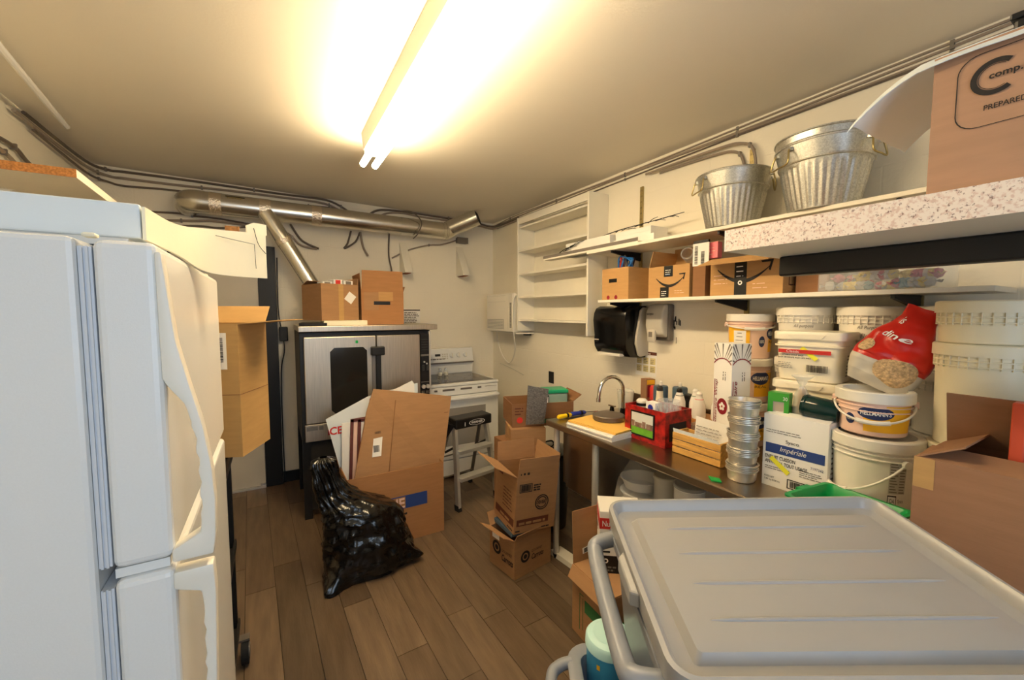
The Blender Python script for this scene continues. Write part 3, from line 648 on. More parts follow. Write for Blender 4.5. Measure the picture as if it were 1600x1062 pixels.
# chipboard shelf on the left wall
t = thing('chipboard_shelf', 'white coated chipboard shelf high on the left wall above the refrigerator', 'shelf', (-1.1495, 1.95, 2.03))
G().add([(0, 0, 0), (.60, 0, 0), (.56, 1.3, 0), (0, 1.3, 0), (0, 0, .028), (.60, 0, .028), (.56, 1.3, .028), (0, 1.3, .028)], [(0, 3, 2, 1), (4, 5, 6, 7), (0, 1, 5, 4), (1, 2, 6, 5), (2, 3, 7, 6), (3, 0, 4, 7)]).build('board', 'white_paint', t, smooth=False)
G().box(0, .60, -.0015, -.0001, 0, .028).build('raw_edge', 'chipboard', t, smooth=False)
for y in (.3, 1.0): G().prism([(0, y, -.0005), (.35, y, -.0005), (0, y, -.18)], (0, .025, 0)).build('bracket', 'white_paint', t, smooth=False)

# ================================================================== rolling cart with carton
t = thing('rolling_cart', 'black rolling cart with trays behind the refrigerator', 'cart', (-.46, 1.905, 0))
for z in (.95, .55, .18):
    tr = G().box(-.285, .29, -.235, .235, z-.006, z).build('tray', 'dark_grey', t, smooth=False)
    for a in ((-.285, .29, -.235, -.225), (-.285, .29, .225, .235), (-.285, -.275, -.225, .225), (.28, .29, -.225, .225)): G().box(a[0], a[1], a[2], a[3], z, z+.025).build('tray_rim', 'black', tr, smooth=False)
for x in (-.27, .27):
    for y in (-.22, .22):
        G().box(x-.012, x+.012, y-.012, y+.012, .12, 1.0 if y < 0 else .974).build('post', 'black', t, smooth=False)
        xo = x; x = x*1.13
        c = G().box(x-.018-.02*(x > 0), x+.018+.02*(x < 0), y-.02, y+.02, .1105, .12).build('caster', 'grey_metal', t, smooth=False)
        w = G().cyl((x-.014, y, .055), (x+.014, y, .055), .055, 24).build('wheel', 'rubber', c)
        G().cyl((x-.017, y, .055), (x+.017, y, .055), .03, 18).build('hub', 'grey_metal', c); x = xo
cx = V((-.125, 2.02, 0)); ex = V((.92, -.39, 0)).normalized(); ey = V((.39, .92, 0)).normalized()
cc = cx - ex*.14 + ey*.125
t = carton('carton', 'tall creased carton with a barcode sticker on the rolling cart', 'carton', (cc.x, cc.y, .976), math.degrees(math.atan2(ex.y, ex.x)), .28, .25, .555, 'cardboard_tan', {'r': (85, .17), 'b': (40, .1)})
o_, u_, v_ = face('f', .28, .25)
st_ = decal(t, 'barcode_sticker', 'paper', o_, u_, v_, .19, .235, .37, .52)
barcode(st_, 'print_black', o_+V((0, -.001, 0)), Z3, -u_, .40, .50, -.222, -.203)
bars(t, 'crease', 'cardboard_dark', o_, u_, v_, [(0, .28, .262, .265)], .0006)
o_, u_, v_ = face('r', .28, .25); bars(t, 'crease', 'cardboard_dark', o_, u_, v_, [(0, .25, .262, .265)], .0006)

# ================================================================== middle of the floor
# large carton with signs and a flattened carton
t = carton('carton', 'large brown carton with blue lettering beside the black bag', 'carton', (.70, 2.945, 0), 0.5, .655, .42, .51, 'cardboard_orange', {'b': (-8, .05)})
o_, u_, v_ = face('f', .655, .42)
decal(t, 'blue_stripe', 'print_blue', o_, u_, v_, .06, .53, .235, .325)
decal(t, 'tan_bar', 'cardboard_orange', o_-V((0, .0002, 0)), u_, v_, .20, .375, .24, .318)
text(t, 'IE', 'print_pink', o_-V((0, .0012, 0)), u_, v_, .31, .37, .242, .312, bold=.03)
fineprint(t, 'print_black', o_, u_, v_, .30, .40, .19, .215, 1)
o = G().prism([(.435, 2.80, .04), (1.03, 2.80, .04), (1.05, 2.80, .46), (1.155, 2.89, .945), (.585, 2.89, 1.055), (.53, 2.87, .9), (.43, 2.80, .47)], (0, .007, .0)).build('flattened_carton', 'cardboard', None, smooth=False); tag(o, 'flattened brown carton sheet sticking out of the large carton', 'cardboard sheet')
fm = [V((.435, 2.799, .45)), V((.575, 2.8885, 1.05))]
def sh(x, z):   # point on the sheet's front
    y = 2.80+max(0, (z-.46))*(.09/.49); return V((x, y-.0012, z))
sv = (sh(0, 1.0)-sh(0, .5)).normalized()
st_ = decal(o, 'barcode_sticker', 'paper', sh(.553, .60), (1, 0, .0), (sv+V((.13, 0, 0))).normalized(), 0, .06, 0, .235)
for b in (.03, .15): barcode(st_, 'print_black', sh(.56+b*.13, .60+b)-V((0, .001, 0)), (1, 0, 0), sv, .0, .04, 0, .045)
bars(o, 'crease', 'cardboard_dark', sh(.5, .835), (1, 0, -.01), sv, [(.02, .62, 0, .005)], .0006)
bars(o, 'crease', 'cardboard_dark', sh(.66, .48), (0.11, 0, 1), (-1, 0, .11), [(0, .5, 0, .005)], .0006)
def sign(name, label, cat, pts, m, t_=.006, group='signs in the large carton'):
    o = G().prism(pts, (0, t_, 0)).build(name, m, None, smooth=False); return tag(o, label, cat, group)
s1 = sign('sign_board', 'pale blue and white sign board with red letters in the large carton', 'sign', [(.50, 3.0, .03), (.93, 3.0, .03), (.93, 3.0, 1.05), (.57, 3.0, .985), (.29, 3.0, .855), (.40, 3.0, .37)], 'paper_cool')
text(s1, 'CE', 'print_red', (.312, 2.9995, .742), (1, 0, .04), Z3, 0, .082, 0, .055, bold=.025)
s2 = sign('sign_board', 'plain white board in front of the red lettered sign', 'sign', [(.37, 2.958, .03), (.46, 2.958, .03), (.46, 2.958, .825), (.385, 2.958, .825)], 'paper')
for k, (x, lab) in enumerate(((.40, 'first dark brown picture frame standing in the large carton'), (.445, 'second dark brown picture frame in the large carton, nearer the cardboard sheet'))):
    f = thing('picture_frame', lab, 'frame', (x, 2.935-.02*k, .02), 0, 'frames in the large carton')
    y0 = 0; sl = .04
    G().prism([(0, 0, 0), (.02, 0, 0), (.02+sl, 0, .83), (sl, 0, .83)], (0, .014, 0)).build('frame_side', 'frame_brown', f, smooth=False)
    G().prism([(sl, 0, .81), (sl+.10, 0, .815), (sl+.10, 0, .835), (sl, 0, .83)], (0, .014, 0)).build('frame_top', 'frame_brown', f, smooth=False)
    G().prism([(.02, .004, 0), (.10, .004, 0), (.10+sl, .004, .81), (.02+sl, .004, .81)], (0, .004, 0)).build('picture', 'print_white' if k else 'print_pink', f, smooth=False)
s3 = sign('red_strip_sign', 'narrow red edged sign against the flattened carton', 'sign', [(.50, 2.897, .03), (.60, 2.897, .03), (.605, 2.897, .98), (.562, 2.897, .99), (.518, 2.897, .70)], 'print_red')
s4 = sign('sign_board', 'white card corner showing above the flattened carton', 'sign', [(.62, 2.97, .03), (.91, 2.97, .03), (.895, 2.97, 1.05), (.88, 2.97, 1.075), (.62, 2.97, .97)], 'paper')

# black refuse bag
t_ = []
rings = [(0.0, .475, 2.585, .255, .125, 1.), (.03, .475, 2.585, .275, .15, 1), (.10, .475, 2.59, .265, .165, .6), (.2, .465, 2.59, .258, .165, .2), (.28, .455, 2.595, .245, .155, 0), (.34, .44, 2.60, .235, .145, 0), (.39, .415, 2.60, .215, .13, 0), (.43, .37, 2.60, .175, .115, 0), (.47, .315, 2.605, .132, .10, 0), (.52, .27, 2.61, .098, .088, 0), (.60, .245, 2.61, .078, .074, 0), (.68, .235, 2.61, .068, .06, 0), (.715, .232, 2.61, .06, .052, 0), (.735, .232, 2.61, .02, .02, 0)]
def bag_pt(u, v):
    f = v*(len(rings)-1); i = min(int(f), len(rings)-2); a = f-i; a_ = a*a*(3-2*a)*.5+a*.5
    r0, r1 = rings[i], rings[i+1]; z, cx_, cy_, rx, ry, k = [r0[j]+(r1[j]-r0[j])*a_ for j in range(6)]
    th_ = 2*math.pi*u; c_, s_ = math.cos(th_), math.sin(th_)
    sq = .78
    x = math.copysign(abs(c_)**sq, c_)*rx; y = math.copysign(abs(s_)**sq, s_)*ry
    p = V((cx_+x, cy_+y, z))
    nrm = V((c_, s_, 0))
    n1 = noise.noise(V((p.x*7, p.y*7, p.z*6+3))); n2 = abs(noise.noise(V((p.x*11+5, p.y*11, p.z*17)))); n3 = abs(noise.noise(V((p.x*26, p.y*26, p.z*13+9))))
    fold = math.sin(th_*13+p.z*14+4*n1)*.5
    amt = .0 if v > .97 else 1.0
    top = max(0, min(1, (z-.32)/.25))
    p.y -= .025; p += nrm*amt*((.035*n1 - .034*n2 + .016*n3) * (1-.6*top) + fold*(.003+.010*top)) + Z3*(.02*n1+.012*n2)*(1 if z > .05 else 0)*(1-top)
    if z < .16:   # two pulled corners on the floor
        w1_ = max(0, math.cos(th_-math.radians(232)))**14*(1-z/.16); w2_ = max(0, math.cos(th_-math.radians(-38)))**18*(1-z/.16)
        p += V((-.085, -.075, -.01))*w1_ + V((.075, -.015, .03))*w2_
    p.z = max(p.z, .002)
    return p
g = G(); nu, nv = 132, 96
vs = [bag_pt(i/nu, j/nv) for j in range(nv+1) for i in range(nu)]
fs = [(j*nu+i, j*nu+(i+1) % nu, (j+1)*nu+(i+1) % nu, (j+1)*nu+i) for j in range(nv) for i in range(nu)] + [tuple(range(nu))[::-1]]
o = g.add(vs, fs).build('garbage_bag', 'bag_black'); tag(o, 'knotted shiny black garbage bag on the floor', 'garbage bag')

# step ladder
t = thing('step_ladder', 'folding aluminium step ladder with a black top cap in front of the range', 'ladder', (1.40, 3.13, 0), 12); t.scale = (1.06, 1, .955)
# local: front (steps) faces -y
cap = G().prism([(-.165, -.075, .665), (.175, -.09, .665), (.19, .06, .665), (-.15, .075, .665)], (0, 0, .085)).build('top_cap', 'black', t, smooth=False, bevel=.01)
disc(cap, 'oval_logo', 'print_white', (-.165, -.0805, .665), (1, -.044, 0), Z3, .19, .04, .075, .068, t=.0015, sy=.33)
text(cap, 'WERNER', 'print_white', (-.165, -.0805, .665), (1, -.044, 0), Z3, .135, .245, .03, .05, bold=.02)
text(cap, 'i', 'print_white', (-.165, -.0805, .665), (1, -.044, 0), Z3, .075, .082, .02, .055, bold=.03)
for s in (-1, 1):
    xb, xt = s*.19, s*.15
    r_ = G().prism([(xb-.012, -.16, .02), (xb+.012, -.16, .02), (xt+.012, -.055, .68), (xt-.012, -.055, .68)], (0, .045, 0)).build('front_rail', 'aluminium', t, smooth=False)
    G().prism([(xb-.016, -.165, 0), (xb+.016, -.165, 0), (xb+.014, -.155, .045), (xb-.014, -.155, .045)], (0, .055, 0)).build('foot', 'rubber', r_, smooth=False)
    b_ = G().prism([(xb*1.02-.010, .24, .02), (xb*1.02+.010, .24, .02), (xt+.010, .03, .66), (xt-.010, .03, .66)], (0, .022, 0)).build('rear_rail', 'grey_metal', t, smooth=False)
    G().box(xb-.014, xb+.014, .235, .267, 0, .03).build('foot', 'rubber', b_, smooth=False)
    G().prism([(xt-.004+s*.012, -.05, .50), (xt+.004+s*.012, -.05, .50), (xt+.004+s*.012, .09, .42), (xt-.004+s*.012, .09, .42)], (0, 0, .022)).build('spreader', 'dark_grey', t, smooth=False)
for z, y, hw in ((.24, -.125, .172), (.46, -.09, .160)):
    G().box(-hw, hw, y-.03, y+.055, z, z+.03).build('step', 'aluminium', t, smooth=False, bevel=.003)
for z, y in ((.15, .20), (.38, .125)): G().tube([(-.185, y, z), (.185, y, z)], .007, 8).build('rear_bar', 'grey_metal', t)
G().prism([(-.21, -.02, .72), (-.165, -.06, .70), (-.175, .03, .72), (-.285, .12, .36), (-.30, .11, .38)], (.008, .012, 0)).build('tool_pouch', 'black', t, smooth=False)

# two cartons stacked in front of the counter
t = carton('carton', 'lower carrot carton with round logos under the open carton', 'carton', (1.312, 2.14, 0), 9, .30, .245, .235, 'cardboard', {'l': (60, .09), 'f': (28, .045), 'b': (30, .08)}, group='stacked cartons by the counter')
e1 = V((.302, -.021, 0)).normalized()
o_, u_, v_ = face('f', .30, .245)
disc(t, 'round_logo', 'print_black', o_, u_, v_, .085, .115, .036, .022); disc(t, 'round_logo_center', 'print_black', o_, u_, v_, .085, .115, .014)
text(t, 'GOURMET', 'print_black', o_, u_, v_, .135, .225, .122, .138); text(t, 'Carrots', 'print_black', o_, u_, v_, .135, .235, .078, .112, shear=.3, bold=.015)
o_, u_, v_ = face('l', .30, .245)
disc(t, 'round_logo', 'print_black', o_, u_, v_, .075, .13, .042, .026); disc(t, 'round_logo_center', 'print_black', o_, u_, v_, .075, .13, .016)
text(t, 'GOURMET', 'print_black', o_, u_, v_, .125, .225, .125, .143); text(t, 'Carrots', 'print_black', o_, u_, v_, .125, .235, .07, .112, shear=.3, bold=.02)
decal(t, 'shipping_label', 'paper', o_, u_, v_, .03, .10, .18, .225)
L_ = carton('carton', 'tilted open carton with all flaps up on top of the carrot carton', 'carton', (1.338, 2.15, .268), -3, .285, .285, .345, 'cardboard', {'f': (3, .115), 'r': (4, .12), 'b': (10, .12), 'l': (62, .16)}, group='stacked cartons by the counter')
L_.rotation_euler = (math.radians(3), math.radians(3), math.radians(-3))
o_, u_, v_ = face('f', .285, .285)
bars(L_, 'barcode_frame', 'print_black', o_, u_, v_, [(.02, .105, .252, .256), (.02, .105, .30, .304), (.02, .024, .252, .304), (.101, .105, .252, .304)])
barcode(L_, 'print_black', o_, u_, v_, .03, .095, .259, .297); fineprint(L_, 'print_black', o_, u_, v_, .115, .165, .255, .30, 3)
disc(L_, 'round_seal', 'print_black', o_, u_, v_, .18, .175, .048, .041); text(L_, 'OVEN READY', 'print_black', o_, u_, v_, .142, .218, .165, .188, bold=.03)
disc(L_, 'round_seal_ring', 'print_black', o_, u_, v_, .18, .175, .036, .030, arc=(.4, 2.7))
disc(L_, 'round_seal_ring', 'print_black', o_, u_, v_, .18, .175, .036, .030, arc=(3.6, 5.9))
decal(L_, 'brown_band', 'print_brown', o_, u_, v_, .015, .235, .045, .085); fineprint(L_, 'cardboard', o_-V((0, .0012, 0)), u_, v_, .03, .22, .052, .078, 1)
fineprint(L_, 'print_black', o_, u_, v_, .01, .05, .012, .025, 1); fineprint(L_, 'print_black', o_, u_, v_, .19, .25, .012, .025, 1)
bars(L_, 'flap_marks', 'print_black', o_+Z3*.345, u_, v_, [(.02, .026, .015, .025), (.04, .052, .015, .028), (.065, .08, .014, .028)])
o_, u_, v_ = face('l', .285, .285)
decal(L_, 'brown_band', 'print_brown', o_, u_, v_, .03, .275, .04, .085); fineprint(L_, 'cardboard', o_-V((.0012, 0, 0)), u_, v_, .10, .26, .05, .075, 1)
fineprint(L_, 'print_brown', o_, u_, v_, .12, .25, .12, .25, 6, fill=.22); bars(L_, 'dark_block', 'print_brown', o_, u_, v_, [(.02, .10, .295, .315)])
fineprint(L_, 'print_black', o_, u_, v_, .2, .27, .012, .026, 1)
o = G().box(1.185, 1.455, 2.03, 2.26, .2455, .2655).build('grey_sheet', 'blue_grey', None, smooth=False); tag(o, 'grey sheet lying between the two stacked cartons', 'sheet')

# ================================================================== stainless counter
t = thing('steel_counter', 'long stainless steel work counter with sink along the right wall', 'counter', (0, 0, 0))
CX0, CY0, CY1 = 1.485, -.6, 2.115
G().box(CX0, 2.243, CY0, CY1, .862, .9).build('worktop', 'steel_counter', t, smooth=False, bevel=.006)
G().box(2.2435, 2.252, CY0, CY1, .87, 1.0).build('backsplash', 'steel_counter', t, smooth=False, bevel=.004)
for y in (2.06, 1.70, -.5):
    for x in (1.535, 2.18):
        l = G().cyl((x, y, .03), (x, y, .861), .019, 16).build('leg', 'aluminium', t)
        G().cyl((x, y, 0), (x, y, .03), .014, 12, .022).build('foot', 'rubber', l)
sk = G().box(1.58, 2.15, 1.74, 2.03, .47, .861).build('sink_basin', 'steel_counter', t, smooth=False, bevel=.01)
G().box(1.575, 1.579, 1.725, 2.045, .50, .861).build('sink_apron', 'steel_counter', t, smooth=False)
G().box(1.53, 2.2, CY0+.05, 1.69, .27, .29).build('lower_shelf', 'steel_counter', t, smooth=False, bevel=.004)
o = G().prism([(1.50, 2.10, .40), (1.58, 2.10, .40), (1.62, 1.72, .40), (1.54, 1.72, .40)], (0, 0, .035)).build('white_board', 'white_paint', None, smooth=False)
o.location = (0.02, .0, -.40); tag(o, 'short white board lying on the floor under the sink', 'board')

# faucet behind the stack
t = thing('faucet', 'chrome gooseneck faucet at the sink', 'faucet', (1.975, 1.93, .9005))
G().lathe([(.001, 0), (.03, 0), (.03, .012), (.02, .02), (.016, .05), (.001, .05)], 20).build('base', 'black_gloss', t)
arc = [(0, 0, .04), (0, 0, .17)] + [(-.095*(1-math.cos(a)), .02*(1-math.cos(a))/2, .17+.095*math.sin(a)) for a in [math.pi*k/10 for k in range(1, 11)]] + [(-.195, .02, .13)]
G().tube(arc, .0115, 14).build('spout', 'chrome', t)
G().cyl((-.195, .02, .135), (-.197, .02, .11), .014, 14).build('nozzle', 'chrome', t)
for s in (-1, 1): 
    hh = G().cyl((0, s*.1, 0), (0, s*.1, .04), .018, 14, .013).build('handle', 'black_gloss', t); G().box(-.008, .008, s*.1-.03, s*.1+.03, .041, .052).build('lever', 'chrome', hh, smooth=False, bevel=.003)
# screwdrivers
def driver(lab, m, loc, rz, L=.115, sl=.09):
    t = thing('screwdriver', lab, 'screwdriver', loc, rz, 'screwdrivers on the counter end')
    G().tube([(0, 0, .016), (.012, 0, .016), (.05, 0, .016), (L-.02, 0, .016), (L, 0, .016)], .014, 10, radii=[.010, .0155, .0135, .0155, .009]).build('handle', m, t)
    G().tube([(L-.045, 0, .016), (L-.03, 0, .016)], .0162, 10).build('grip_band', 'black', t)
    G().tube([(L, 0, .016), (L+sl, 0, .010), (L+sl+.006, 0, .010)], .0035, 8).build('shaft', 'chrome', t)
driver('yellow and black screwdriver on the far end of the counter', 'tool_yellow', (1.545, 2.065, .9005), 5)
driver('blue screwdriver pointing to the wall on the counter', 'tool_blue', (1.665, 2.085, .9005), -2, .12, .1)
# papers, envelope, round lid
rz = math.radians(-4)
def sheetstack(name, lab, cat, z0, z1, m, cx_, cy_, w, d, a, n, group):
    o = thing(name, lab, cat, (cx_, cy_, z0), a, group); rr = random.Random(n)
    for k in range(n):
        h = (z1-z0)/n; dx, dy = (rr.random()-.5)*.012, (rr.random()-.5)*.012
        G().box(-w/2+dx, w/2+dx, -d/2+dy, d/2+dy, k*h, (k+1)*h-.0008).build('sheet', m, o, smooth=False)
    return o
sheetstack('paper_stack', 'stack of white folders at the front of the counter', 'papers', .9005, .935, 'paper', 1.635, 1.735, .27, .35, 4, 5, None)
o = sheetstack('envelope_stack', 'yellow envelopes on top of the white folders', 'envelope', .9355, .948, 'envelope', 1.65, 1.74, .27, .345, 8, 3, None)
t = thing('round_lid', 'round dull metal lid lying on the yellow envelopes', 'lid', (1.70, 1.775, .9485))
G().lathe([(.001, 0), (.088, 0), (.092, .004), (.092, .026), (.088, .031), (.06, .0325), (.001, .0325)], 40).build('disc', 'lid_metal', t)
G().lathe([(.0925, .021), (.0945, .023), (.0945, .027), (.0925, .029)], 40).build('rim', 'lid_metal', t)

# things by the wall behind the sink
t = thing('measuring_jug', 'clear plastic jug behind the faucet', 'jug', (2.10, 2.03, .9005))
G().lathe([(.04, 0), (.045, .002), (.058, .14), (.06, .142), (.056, .142), (.043, .006), (.001, .006)], 24).build('body', 'clear_soft', t)
t = thing('tea_carton', 'tall dark brown carton standing behind the faucet', 'carton', (2.15, 1.88, .9005), -12)
G().box(-.035, .035, -.03, .03, 0, .24).build('body', 'cardboard_brown', t, smooth=False, bevel=.002); decal(t, 'print', 'print_maroon', (-.035, -.0305, 0), (1, 0, 0), Z3, .01, .06, .12, .2)
decal(t, 'yellow_top', 'print_yellow', (-.035, -.0305, 0), (1, 0, 0), Z3, .005, .065, .205, .235)
t = thing('spray_can', 'red can between the brown carton and a blue grey canister', 'can', (2.13, 1.81, .9005))
G().lathe([(.001, 0), (.028, 0), (.028, .19), (.02, .205), (.001, .205)], 20).build('body', 'print_red', t); G().lathe([(.029, .05), (.029, .11)], 20).build('label', 'print_white', t)
for k, (x, y, lab) in enumerate(((2.09, 1.725, 'blue grey canister behind the faucet, nearer the sink'), (2.15, 1.63, 'blue grey canister behind the white soap bottle'))):
    t = thing('canister', lab, 'canister', (x, y, .9005), 0, 'blue grey canisters')
    G().lathe([(.001, 0), (.042, 0), (.044, .01), (.044, .215), (.040, .222), (.001, .224)], 26).build('body', 'blue_grey', t)
    G().lathe([(.010, .2245), (.010, .245), (.004, .252), (.001, .252)], 12).build('spout', 'white_plastic', t)
t = thing('soap_bottle', 'round white soap bottle with a pump neck beside the red box', 'bottle', (1.955, 1.62, .9005))
G().lathe([(.001, 0), (.03, 0), (.038, .03), (.04, .09), (.036, .14), (.022, .165), (.019, .2), (.019, .22), (.001, .22)], 24).build('body', 'cream_plastic', t)
G().lathe([(.001, .2205), (.017, .2205), (.018, .24), (.010, .25), (.001, .25)], 18).build('cap', 'dark_grey', t)
# wooden block with white bottles
o = G().box(2.02, 2.2, 1.30, 1.62, .9005, .985).build('wooden_block', 'wood_block', None, smooth=False, bevel=.003); tag(o, 'wooden block carrying the white bottles by the backsplash', 'block')
t = thing('black_case', 'small black case on the wooden block behind the bottles', 'case', (2.165, 1.585, .9855)); G().box(-.03, .03, -.03, .03, 0, .10).build('body', 'black', t, smooth=False, bevel=.006); G().box(-.031, .031, -.031, .031, .07, .073).build('lid_seam', 'dark_grey', t, smooth=False)
for k, (x, y, m, lab) in enumerate(((2.06, 1.565, 'black', 'white bottle with a black neck band, first of four on the block'), (2.12, 1.50, 'print_green', 'white bottle with a green neck band on the wooden block'),
                                (2.06, 1.435, 'pink', 'white bottle with a pink neck band on the wooden block'), (2.12, 1.36, 'print_maroon', 'white bottle with a dark red neck band on the wooden block'))):
    t = thing('squeeze_bottle', lab, 'bottle', (x, y, .9855), 0, 'white bottles on the wooden block')
    G().lathe([(.001, 0), (.034, 0), (.036, .01), (.034, .07), (.024, .105), (.016, .125), (.001, .125)], 22).build('body', 'paper', t)
    G().lathe([(.0255, .098), (.0225, .110)], 22).build('band', m, t)
    G().lathe([(.016, .1255), (.017, .14), (.010, .15), (.001, .15)], 16).build('cap', 'print_white' if k else 'black', t)
t = thing('clear_bin', 'shallow clear plastic bin behind the wooden crate', 'bin', (1.99, 1.255, .9005)); 
g = G(); w, d, h = .17, .28, .085
for a in ((-w/2, w/2, -d/2, d/2, 0, .004), (-w/2, -w/2+.004, -d/2, d/2, .004, h), (w/2-.004, w/2, -d/2, d/2, .004, h), (-w/2, w/2, -d/2, -d/2+.004, .004, h), (-w/2, w/2, d/2-.004, d/2, .004, h)): g.box(*a)
g.build('body', 'clear_soft', t, smooth=False); G().box(-w/2-.006, w/2+.006, -d/2-.006, -d/2, h-.006, h).box(-w/2-.006, -w/2, -d/2, d/2, h-.006, h).build('rim', 'clear_soft', t, smooth=False)

# red patterned box with photo
t = thing('red_box', 'red patterned box with a house photo on the counter', 'box', (1.77, 1.48, .9005), -90)
# local x = -y world
w, d, h = .27, .20, .18
g = G(); tt = .006
for a in ((-w/2, w/2, -d/2, d/2, 0, tt), (-w/2, w/2, -d/2, -d/2+tt, tt, h), (-w/2, w/2, d/2-tt, d/2, tt, h), (-w/2, -w/2+tt, -d/2+tt, d/2-tt, tt, h), (w/2-tt, w/2, -d/2+tt, d/2-tt, tt, h)): g.box(*a)
g.build('body', 'red_box', t, smooth=False)
o_, u_, v_ = face('f', w, d)
ph = decal(t, 'photo_frame', 'black', o_, u_, v_, .045, .205, .025, .155, .004)
pe = o_-V((0, .0042, 0))
decal(ph, 'photo_lawn', 'grass_print', pe, u_, v_, .053, .197, .033, .075); decal(ph, 'photo_sky', 'sky_print', pe, u_, v_, .053, .197, .075, .147)
bars(ph, 'photo_houses', 'house_print', pe-V((0, .001, 0)), u_, v_, [(.053, .075, .07, .103), (.08, .125, .07, .096), (.128, .15, .07, .106), (.155, .197, .07, .10)])
o_, u_, v_ = face('r', w, d); decal(t, 'dark_side', 'print_black', o_, u_, v_, .03, .16, .03, .12)
t = thing('sample_box', 'small white box with a purple logo in the red box', 'box', (1.73, 1.47, .9075), -90)
G().box(-.03, .03, -.025, .025, 0, .20).build('body', 'paper', t, smooth=False); disc(t, 'purple_logo', 'tool_blue', (-.03, -.0255, 0), (1, 0, 0), Z3, .03, .172, .017); 
t = thing('ceramic_cup', 'small white cup at the left end of the red box', 'cup', (1.74, 1.56, .9075)); G().lathe([(.001, 0), (.02, 0), (.026, .15), (.03, .19), (.02, .20), (.001, .202)], 20).build('body', 'white_plastic', t); G().lathe([(.0305, .165), (.0305, .18)], 20).build('band', 'black', t)
t = thing('glass_bowl', 'cut glass bowl resting in the red box', 'bowl', (1.775, 1.41, .9075))
pr_ = [(.02, .10), (.035, .102), (.048, .14), (.055, .185), (.058, .215), (.055, .216), (.045, .142), (.03, .108), (.001, .106)]
G().lathe(pr_, 24).build('body', 'glass_thin', t)
G().lathe([(.001, 0), (.045, 0), (.045, .006), (.012, .012), (.012, .098), (.021, .10)], 20).build('stem', 'glass_thin', t)
g = G()
for k in range(12):
    a = 2*math.pi*k/12; c, s = math.cos(a), math.sin(a); g.prism([(c*.054, s*.054, .15), (c*.057-s*.006, s*.057+c*.006, .168), (c*.06, s*.06, .188), (c*.057+s*.006, s*.057-c*.006, .168)], (c*.002, s*.002, 0))
g.build('cut_facets', 'clear_soft', t, smooth=False)

# wooden crate with letter
t = thing('wooden_crate', 'small slatted pine crate holding papers on the counter', 'crate', (1.725, 1.175, .9005), -90)
w, d = .25, .115
for k in range(3):
    for y in (-d/2, d/2-.008): G().box(-w/2, w/2, y, y+.008, .002+k*.034, .032+k*.034).build('slat', 'wood_pine', t, smooth=False, bevel=.0015)
for x in (-w/2, w/2-.01): G().box(x, x+.01, -d/2+.0085, d/2-.0085, 0, .104).build('end_panel', 'wood_pine', t, smooth=False)
G().box(-w/2+.01, w/2-.01, -d/2+.009, d/2-.009, .002, .006).build('bottom', 'wood_pine', t, smooth=False)
o = thing('open_letter', 'folded white letter standing in the pine crate', 'paper', (1.725, 1.175, .907), -90)
G().prism([(-.12, -.035, .0), (.105, -.035, .0), (.108, -.052, .108), (-.125, -.055, .112)], (0, .0015, 0)).build('front_leaf', 'paper_cool', o, smooth=False)
bl = G().prism([(-.075, .03, .0), (.11, .03, .0), (.135, .045, .155), (-.07, .045, .17)], (0, .0015, 0)).build('back_leaf', 'paper', o, smooth=False)
fineprint(bl, 'print_grey', (-.06, .0275, .05), (1, 0, 0), (0, .09, 1), 0, .15, 0, .09, 6, fill=.2)

# catering wrap carton
t = thing('wrap_carton', 'tall standing food wrap carton with a red leaf badge', 'carton', (1.885, 1.145, .9005), -14)
G().box(-.055, .055, -.055, .055, 0, .535).build('body', 'print_white', t, smooth=False, bevel=.0015)
def burst(side):
    o_, u_, v_ = face(side, .11, .11); R = []
    g = G(); n = u_.cross(v_).normalized()
    for k in range(9):
        a = math.pi*(.04+.92*k/8); c = .055; x0 = c+.052*math.cos(a); z0 = .44+.03*math.sin(a)
        x1 = c+.054*math.cos(a)*1.0; pts = []
        d0 = V((math.cos(a), math.sin(a)))
        p0 = (c+.03*d0.x, .445+.02*d0.y); L_ = .085
        p1 = (max(.002, min(.108, p0[0]+L_*d0.x)), min(.533, p0[1]+L_*d0.y))
        q = (-d0.y*.004, d0.x*.004)
        g.prism([o_+u_*min(max(p0[0], .002), .108)+v_*p0[1], o_+u_*min(max(p1[0]-q[0], .001), .109)+v_*min(p1[1]-q[1], .534), o_+u_*min(max(p1[0]+q[0], .001), .109)+v_*min(p1[1]+q[1], .534)], n*.0009)
    g.build('sunburst', 'print_grey', t, smooth=False)
    disc(t, 'maroon_arc', 'print_maroon', o_, u_, v_, .055, .40, .066, .061, arc=(.62, math.pi-.62))
    disc(t, 'badge', 'print_maroon', o_, u_, v_, .06, .235, .031, sy=1.25)
    for k in range(5):
        a = math.pi/2+2*math.pi*k/5; disc(t, 'leaf', 'print_white', o_-n_(side)*-.0006, u_, v_, .06+.011*math.cos(a), .235+.013*math.sin(a), .0075)
    text(t, 'Film Alimentaire' if side == 'f' else 'Foodservice Wrap', 'print_maroon', o_, v_, -u_, .10, .36, -.032, -.012, shear=.25, bold=.01)
    bars(t, 'maroon_line', 'print_maroon', o_, u_, v_, [(.008, .011, .10, .36)])
    fineprint(t, 'print_grey', o_, v_, -u_, .36, .41, -.075, -.05, 2, fill=.25)
def n_(side): return {'f': V((0, -1, 0)), 'l': V((-1, 0, 0)), 'r': V((1, 0, 0))}[side]
burst('f'); burst('l')

